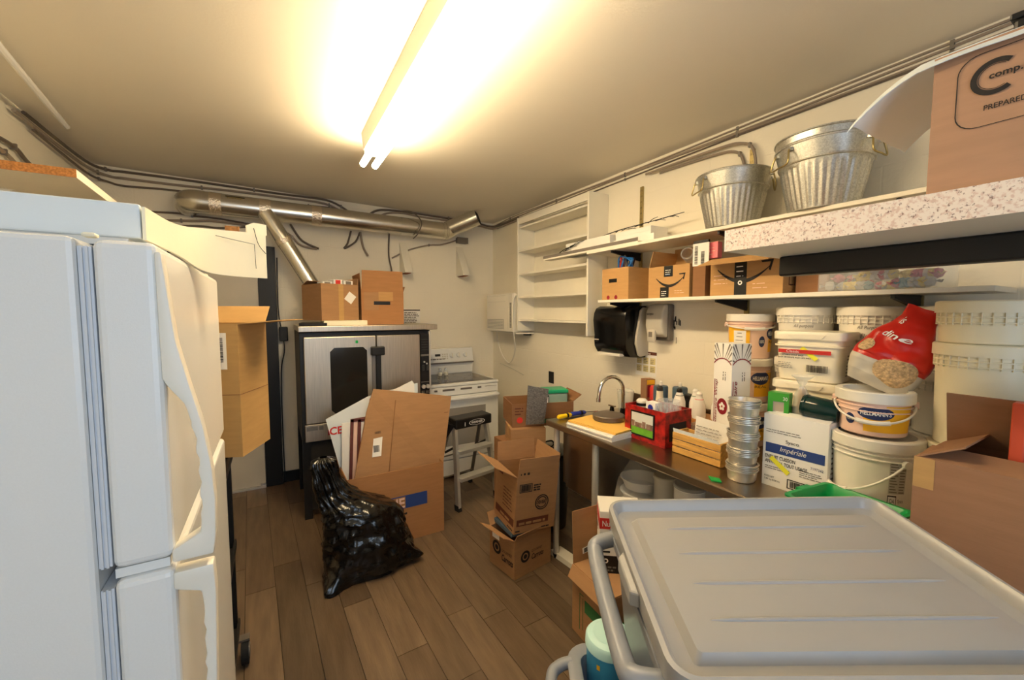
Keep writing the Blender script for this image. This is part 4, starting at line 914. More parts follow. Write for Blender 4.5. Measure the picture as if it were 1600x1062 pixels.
# stack of foil tins
tin0 = None
zt = .9005
for k in range(25):
    loc = (1.632+.002*math.sin(k*1.7), .935+.002*math.cos(k*2.3), zt)
    names = ['bottom', 'second', 'third', 'fourth', 'fifth', 'sixth', 'seventh', 'eighth', 'ninth', 'tenth', 'eleventh', 'twelfth', 'thirteenth', 'fourteenth', 'fifteenth', 'sixteenth', 'seventeenth', 'eighteenth', 'nineteenth', 'twentieth', 'twenty-first', 'twenty-second', 'twenty-third', 'twenty-fourth', 'top']
    lab = 'shallow round baking tin, %s%s in the tall stack of tins' % (names[k], '' if k in (0, 24) else ' from the bottom')
    if tin0 is None:
        tin0 = thing('baking_tin', lab, 'tin', loc, 0, 'stacked round baking tins')
        G().lathe([(.001, 0), (.046, 0), (.049, .003), (.0535, .042), (.0575, .044), (.0575, .046), (.052, .045), (.047, .005), (.001, .004)], 30).build('pan', 'tin', tin0)
        G().lathe([(.0575, .0435), (.059, .0445), (.0585, .0465), (.0565, .047)], 30).build('rolled_rim', 'tin', tin0)
    else: copy_thing(tin0, loc, lab)
    zt += .0068 if k % 5 != 4 else .0375
o = G().prism([(1.51, .985, .9005), (1.54, 1.02, .9005), (1.555, .98, .9005), (1.53, .955, .9005)], (0, 0, .004)).build('green_scrap', 'notice_green', None, smooth=False); tag(o, 'scrap of green tape on the counter edge by the tins', 'tape')

# cooking spray carton
t = carton('product_carton', 'white product carton with a blue stripe, open, beside the tins', 'carton', (1.742, .77, .9005), -87, .215, .14, .285, 'paper', {'b': (-60, .06), 'f': (-82, .05)})
o_, u_, v_ = face('f', .215, .14)
decal(t, 'blue_stripe', 'print_blue', o_, u_, v_, .01, .207, .135, .172)
text(t, 'Impériale', 'print_white', o_-V((0, .001, 0)), u_, v_, .062, .15, .142, .166, shear=.25)
text(t, 'Sysco', 'print_black', o_, u_, v_, .08, .125, .178, .195)
text(t, 'ENDUIT CUISSON', 'print_black', o_, u_, v_, .01, .115, .112, .126, bold=.01)
text(t, 'ANTI-ADH. TOUT USAGE', 'print_black', o_, u_, v_, .01, .155, .092, .106, bold=.01)
text(t, '7197342', 'print_blue', o_, u_, v_, .165, .205, .108, .118)
fineprint(t, 'print_grey', o_, u_, v_, .13, .205, .07, .10, 4, fill=.3); fineprint(t, 'print_grey', o_, u_, v_, .01, .10, .07, .086, 2, fill=.3); fineprint(t, 'print_grey', o_, u_, v_, .01, .14, .215, .232, 2, fill=.25)
text(t, 'POIDS NET', 'print_black', o_, u_, v_, .01, .045, .035, .042); text(t, '3.89 kg (8.58 lb)', 'print_black', o_, u_, v_, .01, .065, .022, .030)
bars(t, 'barcode_frame', 'print_black', o_, u_, v_, [(.09, .18, .012, .015), (.09, .18, .045, .048), (.09, .093, .012, .048), (.177, .18, .012, .048)]); barcode(t, 'print_black', o_, u_, v_, .1, .17, .018, .042)
uu = (V((1, 0, 0))*.8+Z3*-.6); decal(t, 'yellow_mark', 'hilite', o_+u_*.03+Z3*.115-V((0, .002, 0)), uu, (V((1, 0, 0))*.6+Z3*.8), 0, .08, -.008, .010)
o_, u_, v_ = face('r', .215, .14); decal(t, 'blue_block', 'print_blue', o_, u_, v_, .02, .12, .24, .265); fineprint(t, 'print_grey', o_, u_, v_, .03, .11, .08, .23, 8, fill=.3)
# things in / on that carton
t = thing('toothpick_pack', 'green and white toothpick pack on the white product carton', 'packet', (1.72, .845, .9065), -80)
G().box(-.035, .035, -.02, .02, 0, .355).build('pack', 'clear_soft', t, smooth=False, bevel=.006); gl = G().box(-.036, .036, -.021, .021, .325, .36).box(-.036, -.018, -.0212, .0212, .24, .325).box(.020, .036, -.0212, .0212, .24, .325).build('green_header', 'green_print', t, smooth=False)
g = G()
for k in range(7): g.box(-.03+k*.009, -.025+k*.009, -.012, .012, .2, .323)
g.build('sticks', 'wood_pine', t, smooth=False); text(t, '30', 'print_white', (-.035, -.0225, 0), (1, 0, 0), Z3, .052, .067, .332, .346)
t = thing('cello_bag', 'clear cellophane bag of sticks tied at the top beside the green pack', 'bag', (1.755, .785, .9065), -80)
G().lathe([(.001, 0), (.025, 0), (.030, .30), (.024, .36), (.008, .39), (.020, .415), (.038, .43)], 16).build('film', 'clear_soft', t)
g = G()
for k in range(9): a = k*.7; g.box(.01*math.cos(a)-.002, .01*math.cos(a)+.002, .01*math.sin(a)-.002, .01*math.sin(a)+.002, .22, .375)
g.build('sticks', 'wood_pine', t, smooth=False)
t = thing('dark_green_jar', 'dark green glazed jar lying on the white product carton', 'jar', (1.735, .715, 1.226), -84)
Mj = Matrix.Rotation(math.radians(96), 4, 'Y')
G().lathe([(.001, -.055), (.038, -.053), (.041, -.045), (.041, .03), (.036, .045), (.034, .06), (.001, .062)], 28, Mj).build('body', 'jar_green', t)
G().lathe([(.0415, -.048), (.043, -.045), (.043, -.04), (.0415, -.037)], 28, Mj).build('rim', 'jar_green', t)

# ------------------------------------------------------------------ pails and tubs
def pail(name, label, loc, rt, rb, h, m, lidm=None, group=None, ribs=0, a=None, bail=None, lidh=.022, seg=40):
    t = thing(name, label, 'pail', loc, 0, group)
    R = lambda z: rb+(rt-rb)*max(0, min(1, z/(h-lidh)))
    zb = h-lidh
    G().lathe([(.001, 0), (rb-.004, 0), (rb, .004), (rt, zb-.001), (rt-.004, zb-.001), (.001, zb-.002)], seg).build('body', m, t)
    for k in range(2): 
        z = zb-.03-.016*k; G().lathe([(R(z), z), (R(z)+.005, z+.001), (R(z)+.005, z+.004), (R(z), z+.005)], seg).build('rim_ring', m, t)
    ld = G().lathe([(.001, zb+.004), (rt*.85, zb+.004), (rt*.88, h), (rt+.005, h), (rt+.0085, h-.004), (rt+.0085, zb-.014), (rt+.0005, zb-.014)], seg).build('lid', lidm or m, t)
    if ribs:
        g = G()
        for k in range(ribs):
            q = 2*math.pi*k/ribs; Mr = Matrix.Rotation(q, 4, 'Z'); g.box(rt-.001, rt+.004, -.0012, .0012, zb-.05, zb-.013, Mr)
        g.build('skirt_ribs', m, ld, smooth=False)
    if bail:
        a0, zl, drop = bail
        pts = []
        for k in range(25):
            q = math.pi*k/24; aa = a0-math.pi/2+q; rr = R(zl)+.008+.008*math.sin(q); pts.append((rr*math.cos(aa), rr*math.sin(aa), zl-drop*math.sin(q)))
        b = G().tube(pts, .0035, 8).build('bail_handle', 'white_plastic', t)
        G().tube(pts[9:16], .0075, 8).build('grip', 'white_plastic', b)
        for s in (-1, 1):
            aa = a0+s*math.pi/2; c = V(((R(zl)+.004)*math.cos(aa), (R(zl)+.004)*math.sin(aa), zl)); G().cyl(c, c+V((math.cos(aa), math.sin(aa), 0))*.012, .012, 12).build('bail_ear', m, t)
    return t, R
CAMA = lambda x, y: math.atan2(-y, -x)     # angle from a pail's axis to the camera
def mayo_label(t, R, a, z0, z1, words='HELLMANN\'S', wide=.55, sec='REAL', yel=True):
    h = z1-z0
    ringpatch(t, 'label_ground', 'print_pink', R, a-1.15, a+wide*.45, z0, z1, .0008)
    ringpatch(t, 'yellow_panel', 'print_yellow', R, a-wide*.45, a+1.25, z0+.004, z0+h*.62, .0012)
    ringpatch(t, 'yellow_edge', 'print_yellow', R, a+wide*.62, a+1.25, z0+.004, z1, .0012)
    rr = R(z0)
    ringdisc(t, 'navy_badge', 'print_navy', R, a+.08, z0+h*.72, .50, h*.24, .0016)
    text(t, words, 'print_white', None, None, None, a-.33, a+.49, z0+h*.64, z0+h*.80, bold=.02, t=.003, wrap=R)
    text(t, sec, 'print_black', None, None, None, a-.22, a+.42, z0+h*.36, z0+h*.45, t=.0026, wrap=R)
    ringdisc(t, 'round_seal', 'print_navy', R, a-.66, z0+h*.42, .16, h*.2, .0016)
    text(t, '100%', 'print_white', None, None, None, a-.78, a-.54, z0+h*.36, z0+h*.48, t=.0026, wrap=R)
# big white pail with a bail handle, and the mayonnaise pail on it
x, y = 1.775, .562; a = CAMA(x, y)
t, R = pail('bucket', 'big white pail with ingredient print under the mayonnaise pail', (x, y, .9005), .117, .106, .268, 'white_plastic', bail=(a-.9, .2, .12))
ringpatch(t, 'ingredient_panel', 'dispenser_grey', R, a+.34, a+.74, .10, .205, .0008)
for k in range(11): 
    ringpatch(t, 'print_line', 'print_grey', R, a+.36, a+.54-.03*(k % 3), .104+k*.0092, .1075+k*.0092, .0014, seg=4); ringpatch(t, 'print_line', 'print_grey', R, a+.58, a+.72-.02*(k % 2), .104+k*.0092, .1075+k*.0092, .0014, seg=4)
text(t, 'Sysco', 'print_black', None, None, None, a+.58, a+.72, .068, .083, t=.0018, wrap=R)
ringpatch(t, 'mark_frame', 'print_black', R, a+.33, a+.54, .045, .094, .0016); ringpatch(t, 'mark_ground', 'print_white', R, a+.345, a+.525, .049, .090, .002)
text(t, 'QA', 'print_black', None, None, None, a+.375, a+.495, .066, .084, t=.0028, wrap=R)
x, y = 1.79, .578; a = CAMA(x, y)
t, R = pail('mayonnaise_pail', 'low yellow and white mayonnaise pail with its handle down, below the oats bag', (x, y, 1.169), .098, .090, .148, 'print_pink', 'white_plastic', bail=(a, .105, .055), group='mayonnaise pails')
mayo_label(t, R, a-.0, .012, .105, sec='MAYONNAISE')
# mayonnaise pails stacked by the wall
x, y = 2.135, 1.21; a = CAMA(x, y)
for k, lab in enumerate(('bottom mayonnaise pail of the stack behind the wrap carton', 'middle mayonnaise pail of the stack behind the wrap carton', 'top mayonnaise pail of the stack, with a white note and handle')):
    t, R = pail('mayonnaise_pail', lab, (x, y, .9005+.224*k), .101, .092, .2235, 'print_pink', 'white_plastic', group='mayonnaise pails', bail=(a+.2, .17, .02) if k == 2 else None)
    mayo_label(t, R, a+(.55 if k < 2 else 1.25), .03, .165)
    if k == 2: 
        ringpatch(t, 'yellow_panel', 'print_yellow', R, a-1.2, a+.02, .04, .16, .003); ringpatch(t, 'white_note', 'paper', R, a-.75, a-.15, .075, .14, .004)
        [ringpatch(t, 'scribble', 'print_grey', R, a-.65+.05*q, a-.28-.03*q, .09+.018*q, .093+.018*q, .0046, seg=4) for q in range(3)]
# translucent flour pails by the wall
for (x, y, w1, w2, labs) in ((2.137, .955, 'All purpose', 'Baking', ['bottom pail of the wall stack behind the square tubs', 'middle pail of the wall stack behind the square tubs', 'top white pail with handwritten words behind the square tubs']),
                       (2.137, .712, 'All Purpose', 'Flour', ['bottom pail of the wall stack behind the oats bag', 'white pail below the one marked flour, behind the oats bag', 'top white pail marked flour by hand, behind the oats bag']),
                       (2.137, .470, None, None, ['bottom pail of the wall stack behind the tall cream pails', 'middle pail of the wall stack behind the tall cream pails', 'top white pail of the wall stack next to the tall cream pails'])):
    a = CAMA(x, y)
    for k in range(3):
        t, R = pail('flour_pail', labs[k], (x, y, .9005+.2345*k), .108, .097, .234, 'white_plastic', group='white pails along the wall', ribs=30)
        if k == 2 and w1: text(t, w1, 'print_grey', None, None, None, a-.42, a+.28, .14, .158, shear=.2, t=.0012, wrap=R); text(t, w2, 'print_grey', None, None, None, a-.3, a+.1, .108, .126, shear=.2, t=.0012, wrap=R)
# tall cream pails at the right
x, y = 1.862, .332; a = CAMA(x, y); zz = .9005
for h, lab in ((.272, 'bottom cream pail of the tall stack at the right'), (.315, 'middle cream pail of the tall stack at the right'), (.128, 'top low cream pail of the tall stack at the right')):
    t, R = pail('cream_pail', lab, (x, y, zz), .116, .110 if h > .2 else .112, h-.0005, 'cream_plastic', group='tall cream pails', ribs=34); zz += h
# square tubs
def sqtub(label, loc, rz, w, d, h, printed):
    t = thing('square_tub', label, 'tub', loc, rz, 'square white tubs')
    def rr(sx, sy, z, r=.03):
        pts = []
        for cx_, cy_, a0 in ((sx-r, sy-r, 0), (-sx+r, sy-r, 90), (-sx+r, -sy+r, 180), (sx-r, -sy+r, 270)):
            for k in range(5): q = math.radians(a0+k*22.5); pts.append(V((cx_+r*math.cos(q), cy_+r*math.sin(q), z)))
        return pts
    def loft(prof, name, m):
        g = G(); n = 20; vs = []
        for s, z in prof: vs += rr(w/2+s, d/2+s, z)
        fs = [(k*n+i, k*n+(i+1) % n, (k+1)*n+(i+1) % n, (k+1)*n+i) for k in range(len(prof)-1) for i in range(n)] + [tuple(range(n))[::-1], tuple(range((len(prof)-1)*n, len(prof)*n))]
        return g.add(vs, fs).build(name, m, t)
    loft([(-.016, 0), (-.012, .004), (-.004, h-.05), (-.004, h-.03)], 'body', 'ivory_lid')
    loft([(-.003, h-.062), (.003, h-.061), (.003, h-.055), (-.002, h-.054)], 'rim_ledge', 'ivory_lid')
    ld = loft([(.002, h-.034), (.006, h-.033), (.006, h-.006), (.003, h-.001), (-.01, h-.001)], 'lid', 'ivory_lid')
    G().prism([(-.05, -d/2-.0062, h-.030), (.05, -d/2-.0062, h-.030), (.065, -d/2-.0062, h-.012), (-.065, -d/2-.0062, h-.012)], (0, -.003, 0)).build('lid_tab', 'ivory_lid', ld, smooth=False)
    if printed:
        o_ = V((-w/2, -d/2+.004, 0)); u_ = V((1, 0, 0)); v_ = V((0, -.06, 1))
        decal(t, 'red_stripe', 'print_red', o_, u_, v_, .02, w-.035, .112, .127); text(t, 'Classic', 'print_white', o_-V((0, .001, 0)), u_, v_, .05, .095, .1145, .125)
        text(t, 'VEGETABLE SOUP BASE', 'print_black', o_, u_, v_, .02, .11, .101, .107, bold=.02); text(t, 'BASE DE SOUPE AUX LEGUMES', 'print_black', o_, u_, v_, .02, .135, .091, .097, bold=.02)
        fineprint(t, 'print_grey', o_, u_, v_, .02, .08, .05, .078, 4, fill=.3); barcode(t, 'print_black', o_, u_, v_, .12, .19, .04, .068)
        decal(t, 'yellow_mark', 'hilite', o_+u_*.10+Z3*.135-V((0, .003, 0)), (.75, 0, -.66), (.66, 0, .75), 0, .07, -.007, .009)
    o_ = V((w/2-.004, -d/2, 0)); fineprint(t, 'print_grey', o_, (0, 1, 0), (.06, 0, 1), .05, .16, .03, .12, 7, fill=.3)
    return t
for k, lab in enumerate(('bottom square tub behind the white product carton', 'middle square tub with a plain lid edge', 'top square tub with a red striped label')):
    sqtub(lab, (1.93, .822, .9005+.2015*k), -84, .235, .195, .2010, k == 2)

# rolled oats bag
def oat_pt(u, v):
    # u across, v up; pillow bag leaning back
    th_ = 2*math.pi*u
    hw = [.085, .098, .105, .105, .10, .085, .06, .04, .05][min(int(v*8), 8)]; f = v*8-min(int(v*8), 8)
    H = [.078, .096, .104, .106, .100, .084, .062, .045, .05, .05]; T = [.022, .05, .058, .056, .05, .042, .032, .018, .008, .008]
    i = min(int(v*8), 8); hw = H[i]+(H[i+1]-H[i])*f; tk = T[i]+(T[i+1]-T[i])*f
    c, s = math.cos(th_), math.sin(th_)
    x = math.copysign(abs(c)**.7, c)*hw; y = math.copysign(abs(s)**.8, s)*tk
    n1 = noise.noise(V((x*18, y*10, v*5))); n2 = noise.noise(V((x*30+4, y*20, v*9)))
    x += .006*n1; y += .012*n1*(v > .35)+.007*n2
    return V((x, y, v*.30+.01*n1*v))
t = thing('oats_bag', 'red and clear bag of rolled oats lying on the mayonnaise pail', 'bag', (1.835, .60, 1.318), -80)
t.rotation_euler = (math.radians(-8), math.radians(24), math.radians(-80))
nu, nv = 64, 48
def bagpart(v0, v1, name, m, off=0.0, u0=0, u1=1):
    vs = []; 
    for j in range(nv+1):
        for i in range(nu+1):
            p = oat_pt(u0+(u1-u0)*i/nu, v0+(v1-v0)*j/nv); th_ = 2*math.pi*(u0+(u1-u0)*i/nu); vs.append(p+V((math.cos(th_), math.sin(th_), 0))*off)
    return G().add(vs, [(j*(nu+1)+i, j*(nu+1)+i+1, (j+1)*(nu+1)+i+1, (j+1)*(nu+1)+i) for j in range(nv) for i in range(nu)]).build(name, m, t)
bagpart(0, .30, 'clear_lower', 'dispenser_grey'); up = bagpart(.30, 1.0, 'red_upper', 'oats_red', .0006)
def onbag(u, v, off): p = oat_pt(u, v); th_ = 2*math.pi*u; return p+V((math.cos(th_)*.5, math.sin(th_), 0))*off
def bagpatch(name, m, uc, vc, ru, rv, off):
    n, K = 32, 10
    vs = [onbag(uc+ru*k/K*math.cos(2*math.pi*i/n), vc+rv*k/K*math.sin(2*math.pi*i/n), off) for k in range(K+1) for i in range(n)]
    G().add(vs, [(k*n+i, (k+1)*n+i, (k+1)*n+(i+1) % n, k*n+(i+1) % n) for k in range(K) for i in range(n)]).build(name, m, t)
bagpatch('oat_window', 'oats', .81, .24, .085, .16, .0035); bagpatch('oat_picture', 'oats', .63, .42, .05, .075, .003)
def bagtext(s, u0, u1, v0, v1, m='print_white'):
    me = textmesh(s, .2, .01); xs = [p.co.x for p in me.vertices]; ys = [p.co.y for p in me.vertices]
    for p in me.vertices:
        uu_ = u0+(p.co.x-min(xs))/(max(xs)-min(xs))*(u1-u0) if max(xs) > min(xs) else u0; p.co = p.co
    X0, X1, Y0, Y1 = min(xs), max(xs), min(ys), max(ys)
    for p in me.vertices: p.co = onbag(u0+(p.co.x-X0)/(X1-X0)*(u1-u0), v0+(p.co.y-Y0)/(Y1-Y0)*(v1-v0), .004)
    me.materials.append(MATS[m]); o = bpy.data.objects.new('lettering', me); COL.objects.link(o); o.parent = t
bagtext('is', .66, .70, .76, .86); bagtext('dine', .66, .775, .58, .66)

# ================================================================== shelves on the right wall
STY = (2.055, 1.295, .60)
for k, y in enumerate(STY):
    t = thing('shelf_standard', ['slotted brass wall strip behind the white boxes', 'slotted brass wall strip between the metal tubs', 'short slotted brass wall strip under the upper shelf at the right'][k], 'wall strip', (XR-.0005, y, 1.50), 0, 'slotted strips on the right wall')
    G().box(-.012, 0, -.012, .012, 0, .95 if k < 2 else .49).build('channel', 'brass', t, smooth=False)
    g = G()
    for i in range(24 if k < 2 else 12): g.box(-.0124, -.012, -.006, -.004, .02+i*.039, .032+i*.039); g.box(-.0124, -.012, .004, .006, .02+i*.039, .032+i*.039)
    g.build('slots', 'black', t, smooth=False)
def wshelf(name, label, z, y0, y1, brk):
    t = thing(name, label, 'shelf', (XR-.014, 0, z)); 
    G().box(-.285, -.001, y0, y1, -.018, 0).build('board', 'white_paint', t, smooth=False, bevel=.002)
    for y in brk:
        b = G().prism([(-.27, y-.006, -.0185), (-.001, y-.006, -.0185), (-.001, y-.006, -.075), (-.03, y-.006, -.07), (-.27, y-.006, -.033)], (0, .012, 0)).build('bracket', 'black', t, smooth=False)
        G().box(-.25, -.02, y-.014, y+.014, -.0215, -.0185).build('bracket_flange', 'black', b, smooth=False)
wshelf('upper_wall_shelf', 'upper white shelf on the right wall carrying the metal tubs', 2.012, .12, 2.29, STY)
wshelf('lower_wall_shelf', 'lower white shelf on the right wall carrying cartons', 1.665, .35, 2.165, STY)
US, LS = 2.0125, 1.6655
# metal tubs
def tub(label, loc, r, h, angs, nested=False):
    t = thing('metal_tub', label, 'tub', loc, 0, 'galvanised tubs on the upper shelf')
    rb = r*.68
    g = G(); seg = 144; prof = [(0, 0), (.02, 0), (.06, 1), (.66, 1), (.70, 0), (.72, 0)]
    zs = [0, .004, .05, .30, .60, .66, .70]
    vs = []; 
    for k, f in enumerate(zs):
        for i in range(seg):
            a = 2*math.pi*i/seg; rr = rb+(r-rb)*f
            if .02 < f < .65: rr += .0022*(1 if (i % 4) in (0, 1) else -1)
            vs.append(V((rr*math.cos(a), rr*math.sin(a), f*h)))
    n = len(zs)
    fs = [(k*seg+i, k*seg+(i+1) % seg, (k+1)*seg+(i+1) % seg, (k+1)*seg+i) for k in range(n-1) for i in range(seg)]+[tuple(range(seg))[::-1]]
    b = g.add(vs, fs).build('ribbed_body', 'galvanized', t)
    R = lambda z: rb+(r-rb)*z/h
    G().lathe([(R(h*.70), h*.70), (R(h*.70)+.006, h*.71), (R(h*.73)+.006, h*.73), (R(h*.74), h*.74), (r, h-.006), (r-.003, h-.006), (R(h*.70)-.004, h*.70), (rb-.002, .006), (.001, .006)], 64).build('upper_band', 'galvanized', t)
    G().lathe([(r-.004, h-.006), (r+.004, h-.007), (r+.006, h-.001), (r+.002, h+.003), (r-.004, h)], 64).build('rolled_rim', 'galvanized', t)
    if nested:
        G().lathe([(r+.001, h+.004), (r+.002, h+.028), (r+.007, h+.030), (r+.006, h+.036), (r-.002, h+.035), (r-.006, h+.006)], 64).build('inner_tub_rim', 'galvanized', t)
    for ang in angs:
        Mh = Matrix.Rotation(math.radians(ang), 4, 'Z'); c = R(h*.86)+.006; z1 = h*.92; z0 = h*.70
        hd = G().tube([Mh @ p for p in smooth_path([(c, -.045, z1), (c+.006, -.048, z1-.01), (c+.014, -.056, z0), (c+.016, 0, z0-.004), (c+.014, .056, z0), (c+.006, .048, z1-.01), (c, .045, z1)], 5)], .0036, 8).build('bail_handle', 'brass', t)
        for q in (-.045, .045): G().cbox((c-.003, q, z1), (.012, .02, .014), Mh).build('handle_ear', 'galvanized', hd, smooth=False)
tub('smaller galvanised metal tub with wire handles on the upper shelf', (2.065, 1.285, US), .172, .262, (150, 300))
tub('larger nested galvanised metal tubs with wire handles on the upper shelf', (2.055, .875, US), .178, .265, (148, 268), True)
# long white goods on the upper shelf
t = thing('long_board', 'long white board with a brown edge projecting past the shelf end', 'board', (1.975, 2.3, US))
G().prism([(0, -.47, 0), (.0, .56, 0), (.08, .56, 0), (.10, -.47, 0)], (0, 0, .012)).build('board', 'white_paint', t, smooth=False)
G().prism([(.0, -.47, .0122), (.0, .56, .0122), (.025, .56, .0122), (.025, -.42, .0122)], (0, 0, .022)).build('brown_molding', 'print_grey', t, smooth=False)
for k, (x, y, w, l, h, z, lab) in enumerate(((2.12, 1.93, .17, .34, .055, 0, 'lower white flat box on the upper shelf beside the brass strip'), (2.12, 1.94, .155, .30, .05, .0555, 'upper white flat box on the upper shelf beside the brass strip'))):
    o = thing('flat_box', lab, 'box', (x, y, US+z), 0, 'white boxes on the upper shelf')
    G().box(-w/2, w/2, -l/2, l/2, 0, h-.001).build('base', 'paper', o, smooth=False, bevel=.002); G().box(-w/2-.001, w/2+.001, -l/2-.001, l/2+.001, h*.45, h).build('lid', 'paper', o, smooth=False)
t = thing('long_box', 'long slim white box lying along the upper shelf', 'box', (2.075, 2.32, US), 0)
G().prism([(-.05, -.19, 0), (-.05, .3, .0), (.05, .3, .0), (.05, -.19, 0)], (0, 0, .105)).build('body', 'paper', t, smooth=False, bevel=.003); G().box(.045, .05, .27, .33, .10, .112).build('open_flap', 'paper', t, smooth=False)
t.location = (2.075, 2.32, US)
def twig(lab, base, d, n, seed):
    t = thing('dried_branch', lab, 'branch', base, 0, 'dried branches on the upper shelf'); rr = random.Random(seed)
    L = V(d); G().tube(smooth_path([(0, 0, 0), L*.3+V((0, 0, .01)), L*.65+V((0, 0, .004)), L], 5), .004, 6, r_end=.002).build('stem', 'black_matte', t)
    for k in range(n):
        p = L*(.25+.7*k/n); q = p+L.normalized()*(.05+.04*rr.random())+V(((rr.random()-.5)*.03, 0, (rr.random()-.5)*.04)); G().tube([p, (p+q)/2+V((0, 0, .006)), q], .003, 5, r_end=.0015).build('twig', 'black_matte', t)
twig('long dried black branch lying over the white boxes on the upper shelf', (2.10, 2.34, US+.116), (.03, -.72, .045), 9, 1)
twig('short dried black branch at the far end of the upper shelf', (2.01, 2.70, US+.036), (.0, -.26, .055), 6, 2)
# cartons on the lower shelf
t = carton('carton', 'brown carton full of cables with a hand hole on the lower shelf', 'carton', (2.105, 2.04, LS), -88, .235, .235, .21, 'cardboard_gold', group='cartons on the lower shelf')
o_, u_, v_ = face('f', .235, .235)
decal(t, 'hand_hole', 'black', o_, u_, v_, .065, .135, .115, .14)
for x in (.06, .13): disc(t, 'round_hole', 'print_maroon', o_, u_, v_, x, .016, .014)
rr = random.Random(4)
for k in range(9):
    m = ['wire_blue', 'wire_blue', 'wire_red', 'wire_dark', 'wire_blue', 'cable', 'wire_blue', 'wire_dark', 'wire_blue'][k]
    lab = 'tangled %s cable number' % 0
    x0 = 2.03+rr.random()*.14; y0 = 1.96+rr.random()*.15
    pts = [(x0, y0, LS+.08), (x0-.01, y0+.01, LS+.19), (x0+(rr.random()-.5)*.06, y0+(rr.random()-.5)*.07, LS+.265+rr.random()*.03), (2.05+rr.random()*.1, 1.95+rr.random()*.16, LS+.235+rr.random()*.03), (2.05+rr.random()*.1, 1.97+rr.random()*.12, LS+.10)]
    o = G().tube(smooth_path(pts, 6), .006, 7).build('loose_cable', m); tag(o, {'wire_blue': 'blue cable tangled in the carton with a hand hole', 'wire_red': 'red cable in the carton with a hand hole', 'wire_dark': 'dark cable tangled in the carton with a hand hole', 'cable': 'grey cable in the carton with a hand hole'}[m], 'cable', 'tangled %s cables' % m.split('_')[-1])
def smile(t, o_, u_, v_, cx_, cz, w):
    g = G(); n = u_.cross(v_).normalized()*.0012; pts = []; N_ = 20
    up_, lo_ = [], []
    for k in range(N_+1):
        s = k/N_; x = cx_-w/2+w*s; d = w*.22*(1-(2*s-1)**2); th_ = .006+w*.055*math.sin(math.pi*min(1, s*1.05))
        up_.append((x, cz-d)); lo_.append((x, cz-d-th_))
    vs = [o_+u_*a+v_*b+n for a, b in up_]+[o_+u_*a+v_*b+n for a, b in lo_]
    g.add(vs, [(k, k+1, N_+2+k, N_+1+k) for k in range(N_)])
    x1 = cx_+w/2; g.prism([o_+u_*(x1-w*.17)+v_*(cz+w*.09), o_+u_*(x1+w*.05)+v_*(cz+w*.10), o_+u_*(x1)+v_*(cz-w*.10), o_+u_*(x1-w*.03)+v_*(cz-w*.08), o_+u_*(x1)+v_*(cz+w*.055), o_+u_*(x1-w*.15)+v_*(cz+w*.055)], n)
    g.build('smile_arrow', 'print_black', t, smooth=False)
t = carton('carton', 'brown carton with a black smile arrow and its back flap raised', 'carton', (2.11, 1.615, LS), -90, .285, .23, .185, 'cardboard_gold', {'b': (2, .125), 'l': (-15, .10)}, group='cartons on the lower shelf')
o_, u_, v_ = face('f', .285, .23); smile(t, o_, u_, v_, .155, .118, .19)
for b0, b1, a0 in ((.122, .184, .115), (.0, .062, .09)):
    tp = decal(t, 'black_tape', 'black', o_, u_, v_, a0, a0+.06, b0, b1, .0018); fineprint(tp, 'print_white', o_-V((0, .002, 0)), u_, v_, a0+.01, a0+.05, b0+.012, b1-.015, 3, fill=.3)
text(t, 'prime', 'wire_blue', o_-V((0, .002, 0)), u_, v_, .13, .16, .127, .138)
fineprint(t, 'print_pink', o_, u_, v_, .19, .26, .025, .05, 2, fill=.2)
G().box(-.142, .142, -.114, .114, .150, .153).build('inner_flap', 'cardboard_gold', t, smooth=False)
t = thing('glass_jar', 'empty clear jar lying on the smile arrow carton', 'jar', (2.06, 1.525, LS+.2), -70)
Mj = Matrix.Rotation(math.radians(75), 4, 'X'); G().lathe([(.001, -.09), (.034, -.09), (.036, -.08), (.036, .05), (.030, .062), (.031, .08), (.028, .08), (.033, .048), (.033, -.085)], 26, Mj).build('body', 'glass_thin', t); G().lathe([(.032, .066), (.035, .068), (.035, .076), (.032, .078)], 26, Mj).build('thread', 'glass_thin', t)
t.location = (2.075, 1.525, LS+.224)
t = thing('shipping_carton', 'dark brown narrow carton with a white shipping label between two cartons', 'carton', (2.12, 1.415, LS), -90)
G().box(-.04, .035, -.12, .11, 0, .20).build('body', 'cardboard_dark', t, smooth=False)
fp = G().box(-.04, .055, -.125, -.12, .165, .285).build('label_flap', 'paper', t, smooth=False); o_ = V((-.04, -.1255, 0)); barcode(fp, 'print_black', o_, Z3, V((-1, 0, 0)), .175, .27, -.03, -.012); barcode(fp, 'print_black', o_, Z3, V((-1, 0, 0)), .175, .24, -.07, -.05); G().box(-.038, .05, -.125, -.11, .286, .30).build('dark_top', 'black', fp, smooth=False)
t = carton('carton', 'wide brown carton with a smile arrow and a drooping flap', 'carton', (2.115, 1.165, LS), -90, .355, .25, .185, 'cardboard_gold', {'f': (108, .125), 'r': (-30, .08)}, group='cartons on the lower shelf')
o_, u_, v_ = face('f', .355, .25); smile(t, o_, u_, v_, .17, .135, .26)
tp = decal(t, 'black_tape', 'black', o_, u_, v_, .13, .19, .0, .17, .0018); fineprint(tp, 'print_white', o_-V((0, .002, 0)), u_, v_, .14, .18, .09, .16, 3, fill=.2); disc(tp, 'round_mark', 'print_white', o_-V((0, .002, 0)), u_, v_, .16, .06, .011, .005)
fineprint(t, 'print_pink', o_, u_, v_, .02, .10, .06, .12, 3, fill=.15); fineprint(t, 'print_pink', o_, u_, v_, .22, .30, .03, .07, 2, fill=.15)
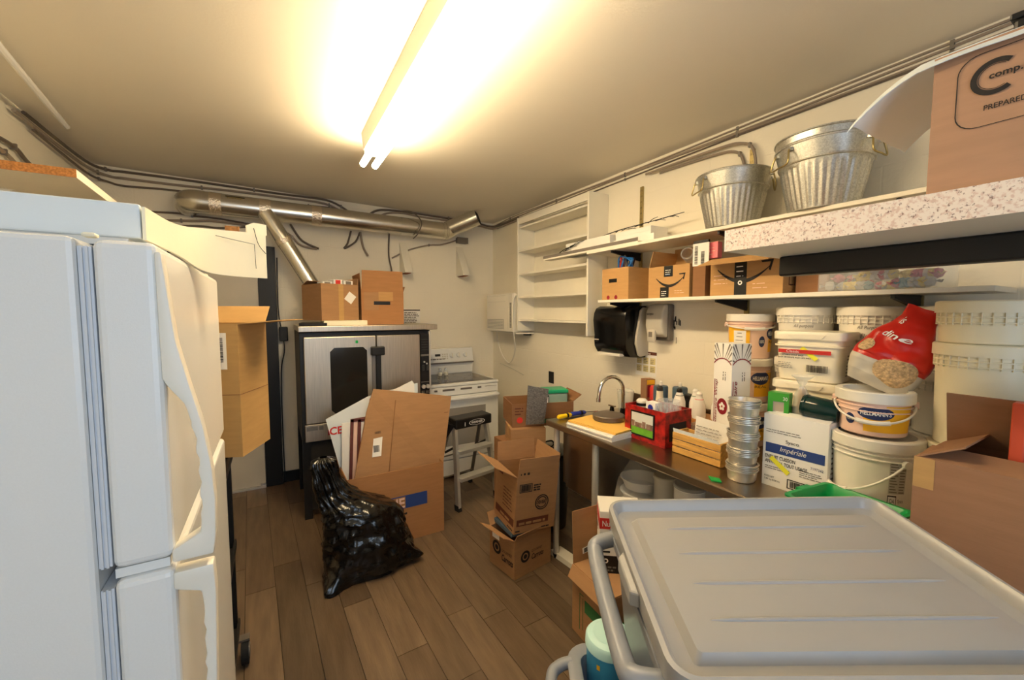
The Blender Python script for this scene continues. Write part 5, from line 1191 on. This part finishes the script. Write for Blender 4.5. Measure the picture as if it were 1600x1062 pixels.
o_, u_, v_ = face('r', .355, .25); bars(t, 'print_frame', 'print_brown', o_, u_, v_, [(.05, .054, .04, .12), (.10, .104, .04, .12), (.05, .104, .04, .044), (.05, .104, .116, .12)])
t = thing('pink_box', 'small pink box beside the end of the speckled shelf', 'box', (2.04, 1.372, LS+.2005), -90)
G().box(-.035, .045, -.02, .02, 0, .085).build('body', 'pink', t, smooth=False, bevel=.003); fineprint(t, 'print_pink', (-.035, -.0205, 0), (1, 0, 0), Z3, .01, .07, .02, .07, 3, fill=.15)
t = carton('carton', 'plain dark carton behind the candy bin on the lower shelf', 'carton', (2.14, .90, LS), -90, .13, .17, .165, 'cardboard_dark', closed=True, group='cartons on the lower shelf')
# bin of wrapped candy
t = thing('candy_bin', 'long clear bin of wrapped candy on the lower shelf', 'bin', (2.09, .665, LS), -90)
g = G(); w, d, h = .36, .22, .10
for a in ((-w/2, w/2, -d/2, d/2, 0, .004), (-w/2, -w/2+.004, -d/2, d/2, .004, h), (w/2-.004, w/2, -d/2, d/2, .004, h), (-w/2+.004, w/2-.004, -d/2, -d/2+.004, .004, h), (-w/2+.004, w/2-.004, d/2-.004, d/2, .004, h)): g.box(*a)
g.build('body', 'glass_thin', t, smooth=False)
rr = random.Random(9)
cols = [('candy_a', 'red'), ('candy_b', 'gold'), ('candy_c', 'blue grey'), ('candy_d', 'silver')]
protos = {}
for k in range(44):
    m, cn = cols[rr.choice([0, 1, 2, 3, 3, 1])]; lx = -.15+.30*((k*7) % 22)/21; row = k % 3; ly = -.08+.08*row; lz = .024+.034*(k//22)
    loc = (2.09+ly, .665-lx, LS+lz)
    if m not in protos:
        c = thing('wrapped_candy', '%s wrapped candy in the clear bin on the lower shelf' % cn, 'candy', loc, rr.random()*180, '%s wrapped candies' % cn)
        G().lathe([(.001, -.016), (.016, -.013), (.02, 0), (.016, .013), (.001, .016)], 8, Matrix.Rotation(math.pi/2, 4, 'Y')).build('sweet', m, c)
        for s in (-1, 1): G().add([(s*.014, 0, 0), (s*.034, -.014, .006), (s*.034, 0, -.006), (s*.034, .014, .006)], [(0, 1, 2), (0, 2, 3)]).build('twisted_end', m, c, smooth=False, solid=.001)
        protos[m] = c
    else: copy_thing(protos[m], loc, protos[m]['label'], rr.random()*180)

# dispensers
t = thing('paper_towel_dispenser', 'black lever paper towel dispenser on the right wall', 'dispenser', (XR-.0005, 2.14, 1.265), -90)
prof = [(0, .36), (-.15, .36), (-.185, .345), (-.205, .31), (-.212, .26), (-.205, .20), (-.198, .15), (-.20, .11), (-.195, .07), (-.17, .03), (-.15, .008), (-.05, .0), (0, .0)]
G().prism([(-.17, y, z) for y, z in prof], (.315, 0, 0)).build('cover', 'black_gloss', t, bevel=.006)
sp = [(0, .35), (-.05, .35), (-.075, .33), (-.095, .24), (-.115, .15), (-.118, .10), (-.105, .07), (-.09, .02), (-.07, .01), (0, .02)]
G().prism([(.146, y, z) for y, z in sp], (.02, 0, 0)).build('side_plate', 'dispenser_grey', t, bevel=.004)
G().box(-.14, .09, -.198, -.15, .012, .028).build('tear_bar', 'white_plastic', t, smooth=False); decal(t, 'logo_strip', 'dispenser_grey', (-.16, -.2035, .115), (1, 0, 0), Z3, 0, .045, 0, .008)
t = thing('soap_dispenser', 'pale grey wall soap dispenser beside the towel dispenser', 'dispenser', (XR-.0005, 1.835, 1.385), -90)
G().box(-.07, .07, -.05, 0, .01, .25).build('back_plate', 'grey_metal', t, smooth=False, bevel=.012)
G().prism([(-.072, -.05, .03), (-.072, -.10, .05), (-.072, -.115, .11), (-.072, -.11, .2), (-.072, -.085, .245), (-.072, -.05, .25)], (.135, 0, 0)).build('cover', 'dispenser_grey', t, bevel=.012, bseg=3)
G().box(-.05, .015, -.122, -.10, .0, .085).build('push_bar', 'dispenser_grey', t, bevel=.012); decal(t, 'window', 'print_grey', (-.033, -.123, .035), (1, 0, 0), Z3, 0, .03, 0, .034)
text(t, 'GOJO', 'print_black', (-.06, -.1125, .175), (1, 0, 0), (0, .08, 1), 0, .055, 0, .016, bold=.02)
t = thing('wall_sticker', 'torn black sticker marks on the right wall beside the soap dispenser', 'sticker', (XR-.0003, 1.755, 1.47))
bars(t, 'marks', 'print_black', (-.0005, .045, 0), (0, -1, 0), Z3, [(0, .006, .02, .06), (.008, .013, .03, .065), (.016, .022, .015, .05), (.03, .036, .01, .06), (.038, .048, .05, .085), (.034, .044, 0, .02), (.05, .056, .03, .055), (.066, .072, .03, .07), (.075, .082, .025, .06), (.05, .053, -.09, -.05)])
t = thing('wall_notice', 'hand washing notice on the right wall under the soap dispenser', 'notice', (XR-.0003, 1.99, 1.135))
decal(t, 'sheet', 'paper', (-.0005, .095, 0), (0, -1, 0), Z3, 0, .185, 0, .175)
bars(t, 'heading', 'print_brown', (-.0016, .095, 0), (0, -1, 0), Z3, [(0, .185, .15, .172)]); fineprint(t, 'print_white', (-.003, .095, 0), (0, -1, 0), Z3, .015, .17, .155, .167, 1)
for r in range(2):
    for c in range(3): decal(t, 'picture_panel', 'notice_tan', (-.0016, .095, 0), (0, -1, 0), Z3, .01+c*.06, .055+c*.06, .085-r*.055, .13-r*.055); fineprint(t, 'print_grey', (-.0028, .095, 0), (0, -1, 0), Z3, .016+c*.06, .05+c*.06, .09-r*.055, .125-r*.055, 3, fill=.3)

# ================================================================== speckled laminate shelf in the foreground
t = thing('laminate_shelf', 'speckled laminate worktop used as a high shelf at the right', 'shelf', (1.15, .73, 0))
G().box(0, .80, -1.5, 0, 1.757, 1.785).build('underside_board', 'white_paint', t, smooth=False)
G().box(0, .80, -1.5, 0, 1.7852, 1.817).build('top_board', 'white_paint', t, smooth=False)
G().box(-.0025, -.0002, -1.5, 0, 1.757, 1.8172).build('speckled_edge', 'laminate', t, smooth=False)
G().box(-.0025, .80, .0002, .0035, 1.757, 1.8172).build('end_strip', 'print_white', t, smooth=False)
G().box(.0, .80, -1.5, 0, 1.8172, 1.8182).build('speckled_top', 'laminate', t, smooth=False)
G().box(.25, .30, -1.5, -.02, 1.695, 1.7568).build('support_rail', 'black', t, smooth=False, bevel=.006)
G().box(.25, .30, -1.45, -1.40, 0, 1.6948).build('post', 'black', t, smooth=False)
SZ = 1.8184
t = carton('carton', 'pinkish brown carton with a large C logo on the speckled shelf', 'carton', (1.345, .072, SZ), -90, .48, .36, .262, 'cardboard_pink', closed=True)
o_, u_, v_ = face('f', .48, .36)
C_ = o_; ccx, ccz = .084, .196
disc(t, 'big_c', 'print_black', o_, u_, v_, ccx, ccz, .032, .0235, arc=(.9, 2*math.pi-.9)); disc(t, 'big_c_line', 'print_black', o_, u_, v_, ccx, ccz, .0222, .0212, arc=(1.0, 2*math.pi-1.0))
text(t, 'comp.in', 'print_black', o_, u_, v_, .076, .128, .189, .204, bold=.02); text(t, 'PREPARED', 'print_black', o_, u_, v_, .072, .124, .138, .1475, bold=.012)
fr = []; g = G(); n = u_.cross(v_).normalized()*.001
pth = []
for cx2, cz2, a0 in ((.40, .215, 0), (.064, .215, 90), (.064, .14, 180), (.40, .14, 270)):
    for k in range(7): q = math.radians(a0+k*15); pth.append((cx2+.03*math.cos(q), cz2+.03*math.sin(q)))
pin = [(ccx+.0+(a-.2375)*.992+(.2375-ccx), b+(.1775-b)*.018) for a, b in pth]
N_ = len(pth); vs = [o_+u_*a+v_*b+n for a, b in pth]+[o_+u_*a+v_*b+n for a, b in pin]
g.add(vs, [(k, (k+1) % N_, N_+(k+1) % N_, N_+k) for k in range(N_)]).build('rounded_frame', 'print_black', t, smooth=False)
# crumpled paper over the far end of that carton
def sheet_pt(u, v):
    x = 1.152+.34*v; y = -.15+.60*u; z = SZ+.2685 - .022*max(0, 1-v/.08)**2
    d = max(0, y-.325)
    if d > 0: y = .33+d*.95; z -= (d*d)*3.0+d*.25
    z += .002+.006*max(0, noise.noise(V((u*5, v*4, 2))))+.006*max(0, (y-.3))*3*abs(noise.noise(V((u*9, v*7, 5))))
    return V((x, y, z))
o = G().grid(sheet_pt, 30, 14).build('paper_sheet', 'paper_cool', None, solid=.0015); tag(o, 'crumpled white paper hanging over the carton with the C logo', 'paper')
t = thing('black_tray', 'black tray lying on the paper above the C logo carton', 'tray', (1.36, .05, SZ+.283)); G().box(-.15, .14, -.2, .17, 0, .022).build('base', 'black', t, smooth=False, bevel=.006); G().box(-.15, -.14, -.2, .175, .022, .034).box(-.14, .14, .165, .175, .022, .034).build('raised_rim', 'black', t, smooth=False, bevel=.003)
t = thing('white_roll', 'white roll lying in the black tray at the top right', 'roll', (1.34, .04, SZ+.362)); Mr = Matrix.Rotation(math.radians(90), 4, 'X'); G().lathe([(.018, -.12), (.055, -.12), (.056, -.118), (.056, .118), (.055, .12), (.018, .12)], 30, Mr).build('roll', 'paper', t); G().lathe([(.017, -.121), (.0175, .121)], 18, Mr).build('core', 'cardboard', t)

# ================================================================== foreground totes
LM = Matrix.Translation((.784, .825, 1.06)) @ Matrix.Rotation(math.radians(-31.34), 4, 'Z') @ Matrix.Rotation(math.radians(6.03), 4, 'X') @ Matrix.Rotation(math.radians(-1.5), 4, 'Y')
w, d = .727, .514
t = thing('storage_tote', 'large grey plastic storage tote with a ribbed lid in the foreground', 'tote'); t.matrix_world = LM
def rrect(x0, x1, y0, y1, r, z, n=6):
    pts = []
    for cx_, cy_, a0 in ((x1-r, y1-r, 0), (x0+r, y1-r, 90), (x0+r, y0+r, 180), (x1-r, y0+r, 270)):
        for k in range(n+1): q = math.radians(a0+k*90/n); pts.append(V((cx_+r*math.cos(q), cy_+r*math.sin(q), z)))
    return pts
def loftr(rings_, name, m, parent, capb=True, capt=True, bevel=0):
    n = len(rings_[0]); vs = [p for r in rings_ for p in r]
    fs = [(k*n+i, k*n+(i+1) % n, (k+1)*n+(i+1) % n, (k+1)*n+i) for k in range(len(rings_)-1) for i in range(n)]
    if capb: fs.append(tuple(range(n))[::-1])
    if capt: fs.append(tuple(range((len(rings_)-1)*n, len(rings_)*n)))
    return G().add(vs, fs).build(name, m, parent, bevel=bevel)
def R_(s, z, r=.05): return rrect(0-s, w+s, -d-s, 0+s, max(.01, r+s), z)
lid = loftr([R_(-.012, -.045), R_(-.002, -.045), R_(.0, -.012), R_(-.001, 0.0), R_(-.010, .002), R_(-.016, -.004), R_(-.024, -.022), R_(-.040, -.030), R_(-.055, -.030), R_(-.066, -.014), R_(-.078, -.012)], 'lid', 'tote_lid', t, capb=False)
for k, (yy, a0, a1) in enumerate(((-.115, .13, .62), (-.205, .125, .625), (-.295, .12, .63), (-.385, .115, .635))):
    pts = [(a0+(a1-a0)*i/14, yy, -.0128) for i in range(15)]
    G().tube(pts, .0055, 8, radii=[.002]+[.0045]*13+[.002]).build('rib', 'tote_lid', lid)
for xx in (.0, w): 
    s = -1 if xx == 0 else 1
    G().prism([(xx, -.20, -.04), (xx+s*.016, -.215, -.046), (xx+s*.016, -.315, -.046), (xx, -.33, -.04)], (0, 0, .034)).build('latch_tab', 'tote_lid', lid, smooth=False, bevel=.004)
def B_(s, z, r=.05): return rrect(0-s, w+s, -d-s, 0+s, max(.01, r+s), z)
loftr([B_(-.062, -.47), B_(-.054, -.46), B_(-.022, -.10), B_(-.020, -.047)], 'body', 'tote', t, capt=True)
loftr([B_(-.021, -.085), B_(-.004, -.083), B_(-.004, -.062), B_(-.019, -.0605)], 'body_rim', 'tote', t, capb=False, capt=False)
for s in (-1, 1):
    xe = 0 if s < 0 else w
    pts = [(xe+.02*(-s)*1, -.06, -.075), (xe+s*.035, -.075, -.08), (xe+s*.046, -.11, -.09), (xe+s*.048, -.257, -.095), (xe+s*.046, -.40, -.09), (xe+s*.035, -.435, -.08), (xe+.02*(-s), -.45, -.075)]
    G().tube(smooth_path(pts, 6), .020, 12).build('handle', 'tote', t)
# lower open tote
t = thing('open_tote', 'grey open tote beneath the lidded tote, with a rounded handle', 'tote', (.775, .965, 0), -31.3)
w2, d2, h2 = .74, .50, .535
def D_(s, z, r=.06): return rrect(0-s, w2+s, -d2-s, 0+s, max(.01, r+s), z)
loftr([D_(-.08, 0), D_(-.075, .005), D_(-.022, h2-.04), D_(-.020, h2-.012), D_(.004, h2-.010), D_(.012, h2-.016), D_(.014, h2-.004), D_(.008, h2), D_(-.018, h2), D_(-.026, h2-.005), D_(-.030, h2-.05), D_(-.083, .01)], 'body', 'tote', t, capb=True, capt=True)
for s in (-1, 1):
    xe = 0 if s < 0 else w2
    pts = [(xe, -.05, h2-.012), (xe+s*.04, -.06, h2-.018), (xe+s*.066, -.10, h2-.024), (xe+s*.07, -.26, h2-.028), (xe+s*.066, -.42, h2-.024), (xe+s*.04, -.46, h2-.018), (xe, -.47, h2-.012)]
    G().tube(smooth_path(pts, 6), .017, 12).build('handle', 'tote', t)
Mt = Matrix.Translation((.715, .975, 0)) @ Matrix.Rotation(math.radians(-31.3), 4, 'Z')
for k, lab in enumerate(('lower wipes tub hidden in the open tote', 'wipes tub with a pale blue lid in the open tote')):
    c = Mt @ V((.155, -.135, 0))
    t = thing('wipes_tub', lab, 'tub', (.855, .872, .0105+.30*k), 0, 'wipes tubs in the open tote'); t.scale = (1.12, 1.12, 1)
    G().lathe([(.001, 0), (.058, 0), (.06, .004), (.062, .262), (.001, .262)], 36).build('body', 'blue_label', t)
    G().lathe([(.001, .298), (.045, .298), (.05, .294), (.060, .292), (.065, .285), (.066, .263), (.062, .2625)], 36).build('lid', 'teal_lid', t)
    ringpatch(t, 'white_label', 'print_white', lambda z: .062, CAMA(.83, .87)-.1, CAMA(.83, .87)+.5, .15, .20, .001); ringdisc(t, 'bubble_mark', 'print_navy', lambda z: .062, CAMA(.83, .87)+.03, .178, .09, .012, .002)
    ringpatch(t, 'yellow_dot', 'print_yellow', lambda z: .062, CAMA(.83, .87)-.55, CAMA(.83, .87)-.4, .225, .24, .001)

# cartons between the totes and the counter
t = carton('carton', 'brown carton with a green print and an upright flap beside the grey totes', 'carton', (1.36, 1.385, 0), -3, .24, .29, .335, 'cardboard', {'b': (4, .26), 'l': (150, .06)})
o_, u_, v_ = face('l', .24, .29); decal(t, 'green_block', 'print_green', o_, u_, v_, .10, .26, .15, .21); bars(t, 'green_lines', 'print_green', o_, u_, v_, [(.06, .063, .04, .22), (.085, .087, .05, .21), (.06, .09, .22, .223)])
o_, u_, v_ = face('f', .24, .29); decal(t, 'green_block', 'print_green', o_, u_, v_, .05, .2, .15, .21); fineprint(t, 'print_green', o_, u_, v_, .04, .2, .05, .12, 4, fill=.3)
fpos = V((-.11, .1395, .335)); st_ = decal(t, 'barcode_sticker', 'paper', fpos, (1, 0, .15), (-.1, .0, 1), .05, .14, .03, .06); barcode(st_, 'print_black', fpos-V((0, .001, 0)), (1, 0, .15), (-.1, 0, 1), .058, .13, .034, .056)
G().box(-.118, .118, -.143, .138, .331, .3395).build('top_flap', 'cardboard', t, smooth=False)
t = thing('fan_carton', 'white and red fan carton standing on the brown carton beside the totes', 'carton', (1.441, 1.42, .3405), -38)
w, d, h = .2, .17, .30
G().box(-w/2, w/2, -d/2, d/2, 0, h).build('body', 'paper', t, smooth=False, bevel=.002)
for side in ('f', 'l'):
    o_, u_, v_ = face(side, w, d); W_ = w if side == 'f' else d
    decal(t, 'red_band', 'print_red', o_, u_, v_, 0, W_, .215, .268); text(t, 'NuTone', 'print_white', o_+n_(side)*.001, u_, v_, .012, .11, .228, .256)
    fineprint(t, 'print_grey', o_, u_, v_, .01, .10, .17, .2, 2, fill=.4); decal(t, 'black_foot', 'black', o_, u_, v_, 0, W_, 0, .085)
    disc(t, 'white_mark', 'print_white', o_+n_(side)*.001, u_, v_, .03, .06, .012, .006); fineprint(t, 'print_grey', o_+n_(side)*.001, u_, v_, .02, .08, .01, .04, 2, fill=.5)
    bars(t, 'diagonal', 'print_black', o_, u_, v_, [(.01, .05, .10, .108)])

# green bin, brown carton and things beside the tall pails
t = thing('green_bin', 'bright green plastic bin on the counter behind the lidded tote', 'bin', (1.528, .545, .9005), -97)
def gb(sx, sy, z): return rrect(-sx, sx, -sy, sy, .02, z, 3)
loftr([gb(.085, .08, 0), gb(.10, .095, .06), gb(.118, .112, .082), gb(.124, .118, .082), gb(.124, .118, .088), gb(.112, .106, .088), gb(.096, .09, .06), gb(.08, .076, .005)], 'body', 'green_plastic', t)
for s in (-1, 1): G().box(s*.124-.012, s*.124+.012, -.03, .03, .080, .0895).build('grip_tab', 'green_plastic', t, smooth=False, bevel=.003)
t = carton('carton', 'opened brown carton in front of the tall cream pails', 'carton', (1.585, .105, .9005), -90, .55, .25, .30, 'cardboard_brown', {'l': (-62, .10), 'b': (-25, .17), 'f': (-78, .09)})
o_, u_, v_ = face('f', .55, .25); decal(t, 'tape', 'cardboard_tan', o_, u_, v_, 0, .04, .22, .30, .0006)
t = thing('orange_frame', 'orange plastic frame standing behind the brown carton', 'frame', (1.60, .14, .9065), -90)
G().box(-.10, -.075, -.02, .02, 0, .45).box(-.01, .10, -.015, .02, 0, .42).build('uprights', 'orange', t, smooth=False, bevel=.003); G().box(-.0745, -.011, .0, .02, .0, .44).build('web', 'orange', t, smooth=False)
t = thing('metal_clamp', 'steel disc clamp with a black strap hanging on the orange frame', 'clamp', (1.585, .15, 1.36), -90)
G().lathe([(.001, -.012), (.038, -.012), (.04, -.01), (.04, .01), (.038, .012), (.001, .012)], 30, Matrix.Rotation(math.radians(80), 4, 'X')).build('disc', 'aluminium', t)
G().tube(smooth_path([(-.055, -.03, -.06), (-.055, -.028, 0), (-.03, -.025, .04), (.02, -.022, .045), (.06, -.02, .0), (.09, -.02, -.06)], 6), .008, 8).build('strap', 'black', t); G().tube([(-.03, -.06, -.004), (0.0, -.012, -.004)], .005, 8).build('screw', 'aluminium', t)

# ================================================================== below and behind the counter end
t = thing('container_bag', 'clear plastic bag of takeout containers on the lower counter shelf', 'bag', (1.745, 1.56, .2905))
def cb(u, v):
    a = 2*math.pi*u; r = [.11, .155, .165, .165, .16, .15, .13, .09, .05][min(8, int(v*8))]; r2 = [.11, .155, .165, .165, .16, .15, .13, .09, .05, .05][min(9, int(v*8)+1)]; f = v*8-int(v*8); rr_ = r+(r2-r)*f
    n1 = noise.noise(V((math.cos(a)*2, math.sin(a)*2, v*4))); n2 = abs(noise.noise(V((math.cos(a)*5, math.sin(a)*5, v*7))))
    rr_ *= 1+.12*n1-.08*n2
    return V((rr_*.95*math.cos(a)-.0, rr_*.85*math.sin(a)+.0, .50*v))
nu, nv = 48, 36
G().add([cb(i/nu, j/nv) for j in range(nv+1) for i in range(nu)], [(j*nu+i, j*nu+(i+1) % nu, (j+1)*nu+(i+1) % nu, (j+1)*nu+i) for j in range(nv) for i in range(nu)]).build('film', 'clear_film', t)
for k in range(5):
    G().lathe([(.001, 0), (.085, 0), (.105, .05), (.112, .052), (.112, .056), (.10, .056), (.082, .006), (.001, .006)], 24, Matrix.Translation((0, .0, .02+.075*k))).build('container', 'print_white', t)
for k, (y, r, h, lab) in enumerate(((1.375, .058, .455, 'tall white stack of cups with a grey lid under the counter'), (1.235, .07, .46, 'film wrapped stack of white cups under the counter'))):
    t = thing('cup_stack', lab, 'cups', (1.72, y, .2905), 0, 'cup stacks under the counter')
    G().lathe([(.001, 0), (r*.86, 0), (r, h-.02), (r, h-.015), (.001, h-.015)], 28).build('cups', 'dispenser_grey' if k == 0 else 'print_white', t)
    G().lathe([(.001, h-.014), (r*.9, h-.014), (r+.004, h-.016), (r+.005, h-.004), (r, h), (.001, h-.004)], 28).build('lid', 'dispenser_grey' if k == 0 else 'clear_soft', t)
    if k: G().lathe([(r*.88, .002), (r*1.08, h*.5), (r*1.03, h-.02)], 20).build('film', 'clear_film', t)
t = thing('black_bin', 'black lidded bin standing past the far end of the counter', 'bin', (1.74, 2.44, 0))
G().lathe([(.001, 0), (.13, 0), (.135, .005), (.16, .55), (.001, .55)], 30).build('body', 'black', t); G().lathe([(.001, .60), (.08, .598), (.15, .58), (.168, .57), (.168, .551), (.161, .5505)], 30).build('lid', 'black_gloss', t)
G().tube(smooth_path([(-.05, 0, .60), (-.03, 0, .625), (.03, 0, .625), (.05, 0, .60)], 5), .006, 8).build('lid_handle', 'black', t)
o = G().box(1.42, 1.58, 2.30, 2.70, 0, .645).build('support_box', 'cardboard_dark', None, smooth=False, bevel=.004); tag(o, 'tall plain carton standing past the counter end under two cartons', 'carton')
t = carton('carton', 'small closed carton on the tall carton past the counter end', 'carton', (1.565, 2.49, .646), -20, .25, .24, .115, 'cardboard', closed=True, tape='cardboard_tan', group='cartons past the counter end')
t = carton('carton', 'red printed produce carton holding a green lidded tub', 'carton', (1.70, 2.53, .768), -17, .46, .30, .165, 'cardboard_dark', {'r': (55, .08)}, group='cartons past the counter end')
o_, u_, v_ = face('f', .46, .30); disc(t, 'red_mark', 'print_red', o_, u_, v_, .055, .05, .022); bars(t, 'green_band', 'print_green', o_, u_, v_, [(.10, .30, .02, .05)]); fineprint(t, 'print_brown', o_, u_, v_, .02, .08, .09, .15, 3, fill=.4)
o = G().prism([(1.50, 2.375, .80), (1.625, 2.33, .80), (1.655, 2.32, 1.045), (1.515, 2.37, 1.075)], (.003, .008, 0)).build('grille_sheet', 'mesh_grey', None, smooth=False); tag(o, 'grey perforated metal sheet leaning on the produce carton', 'metal sheet')
t = thing('green_lid_tub', 'clear tub with a green lid in the produce carton', 'tub', (1.825, 2.49, .774), -17)
G().box(-.085, .085, -.07, .07, 0, .205).build('body', 'clear_green', t, smooth=False, bevel=.012); G().box(-.09, .09, -.075, .075, .206, .235).build('lid', 'green_lid', t, smooth=False, bevel=.008)
G().box(-.078, .078, -.063, .063, .005, .14).build('contents', 'notice_tan', t, smooth=False, bevel=.01)
t = thing('knife_block', 'small black and white packet beside the green lidded tub', 'packet', (1.715, 2.44, .774), -17); G().box(-.022, .022, -.012, .012, 0, .20).build('body', 'black', t, smooth=False, bevel=.003); G().box(-.012, .014, -.0135, -.0125, .11, .19).build('white_label', 'print_white', t, smooth=False)
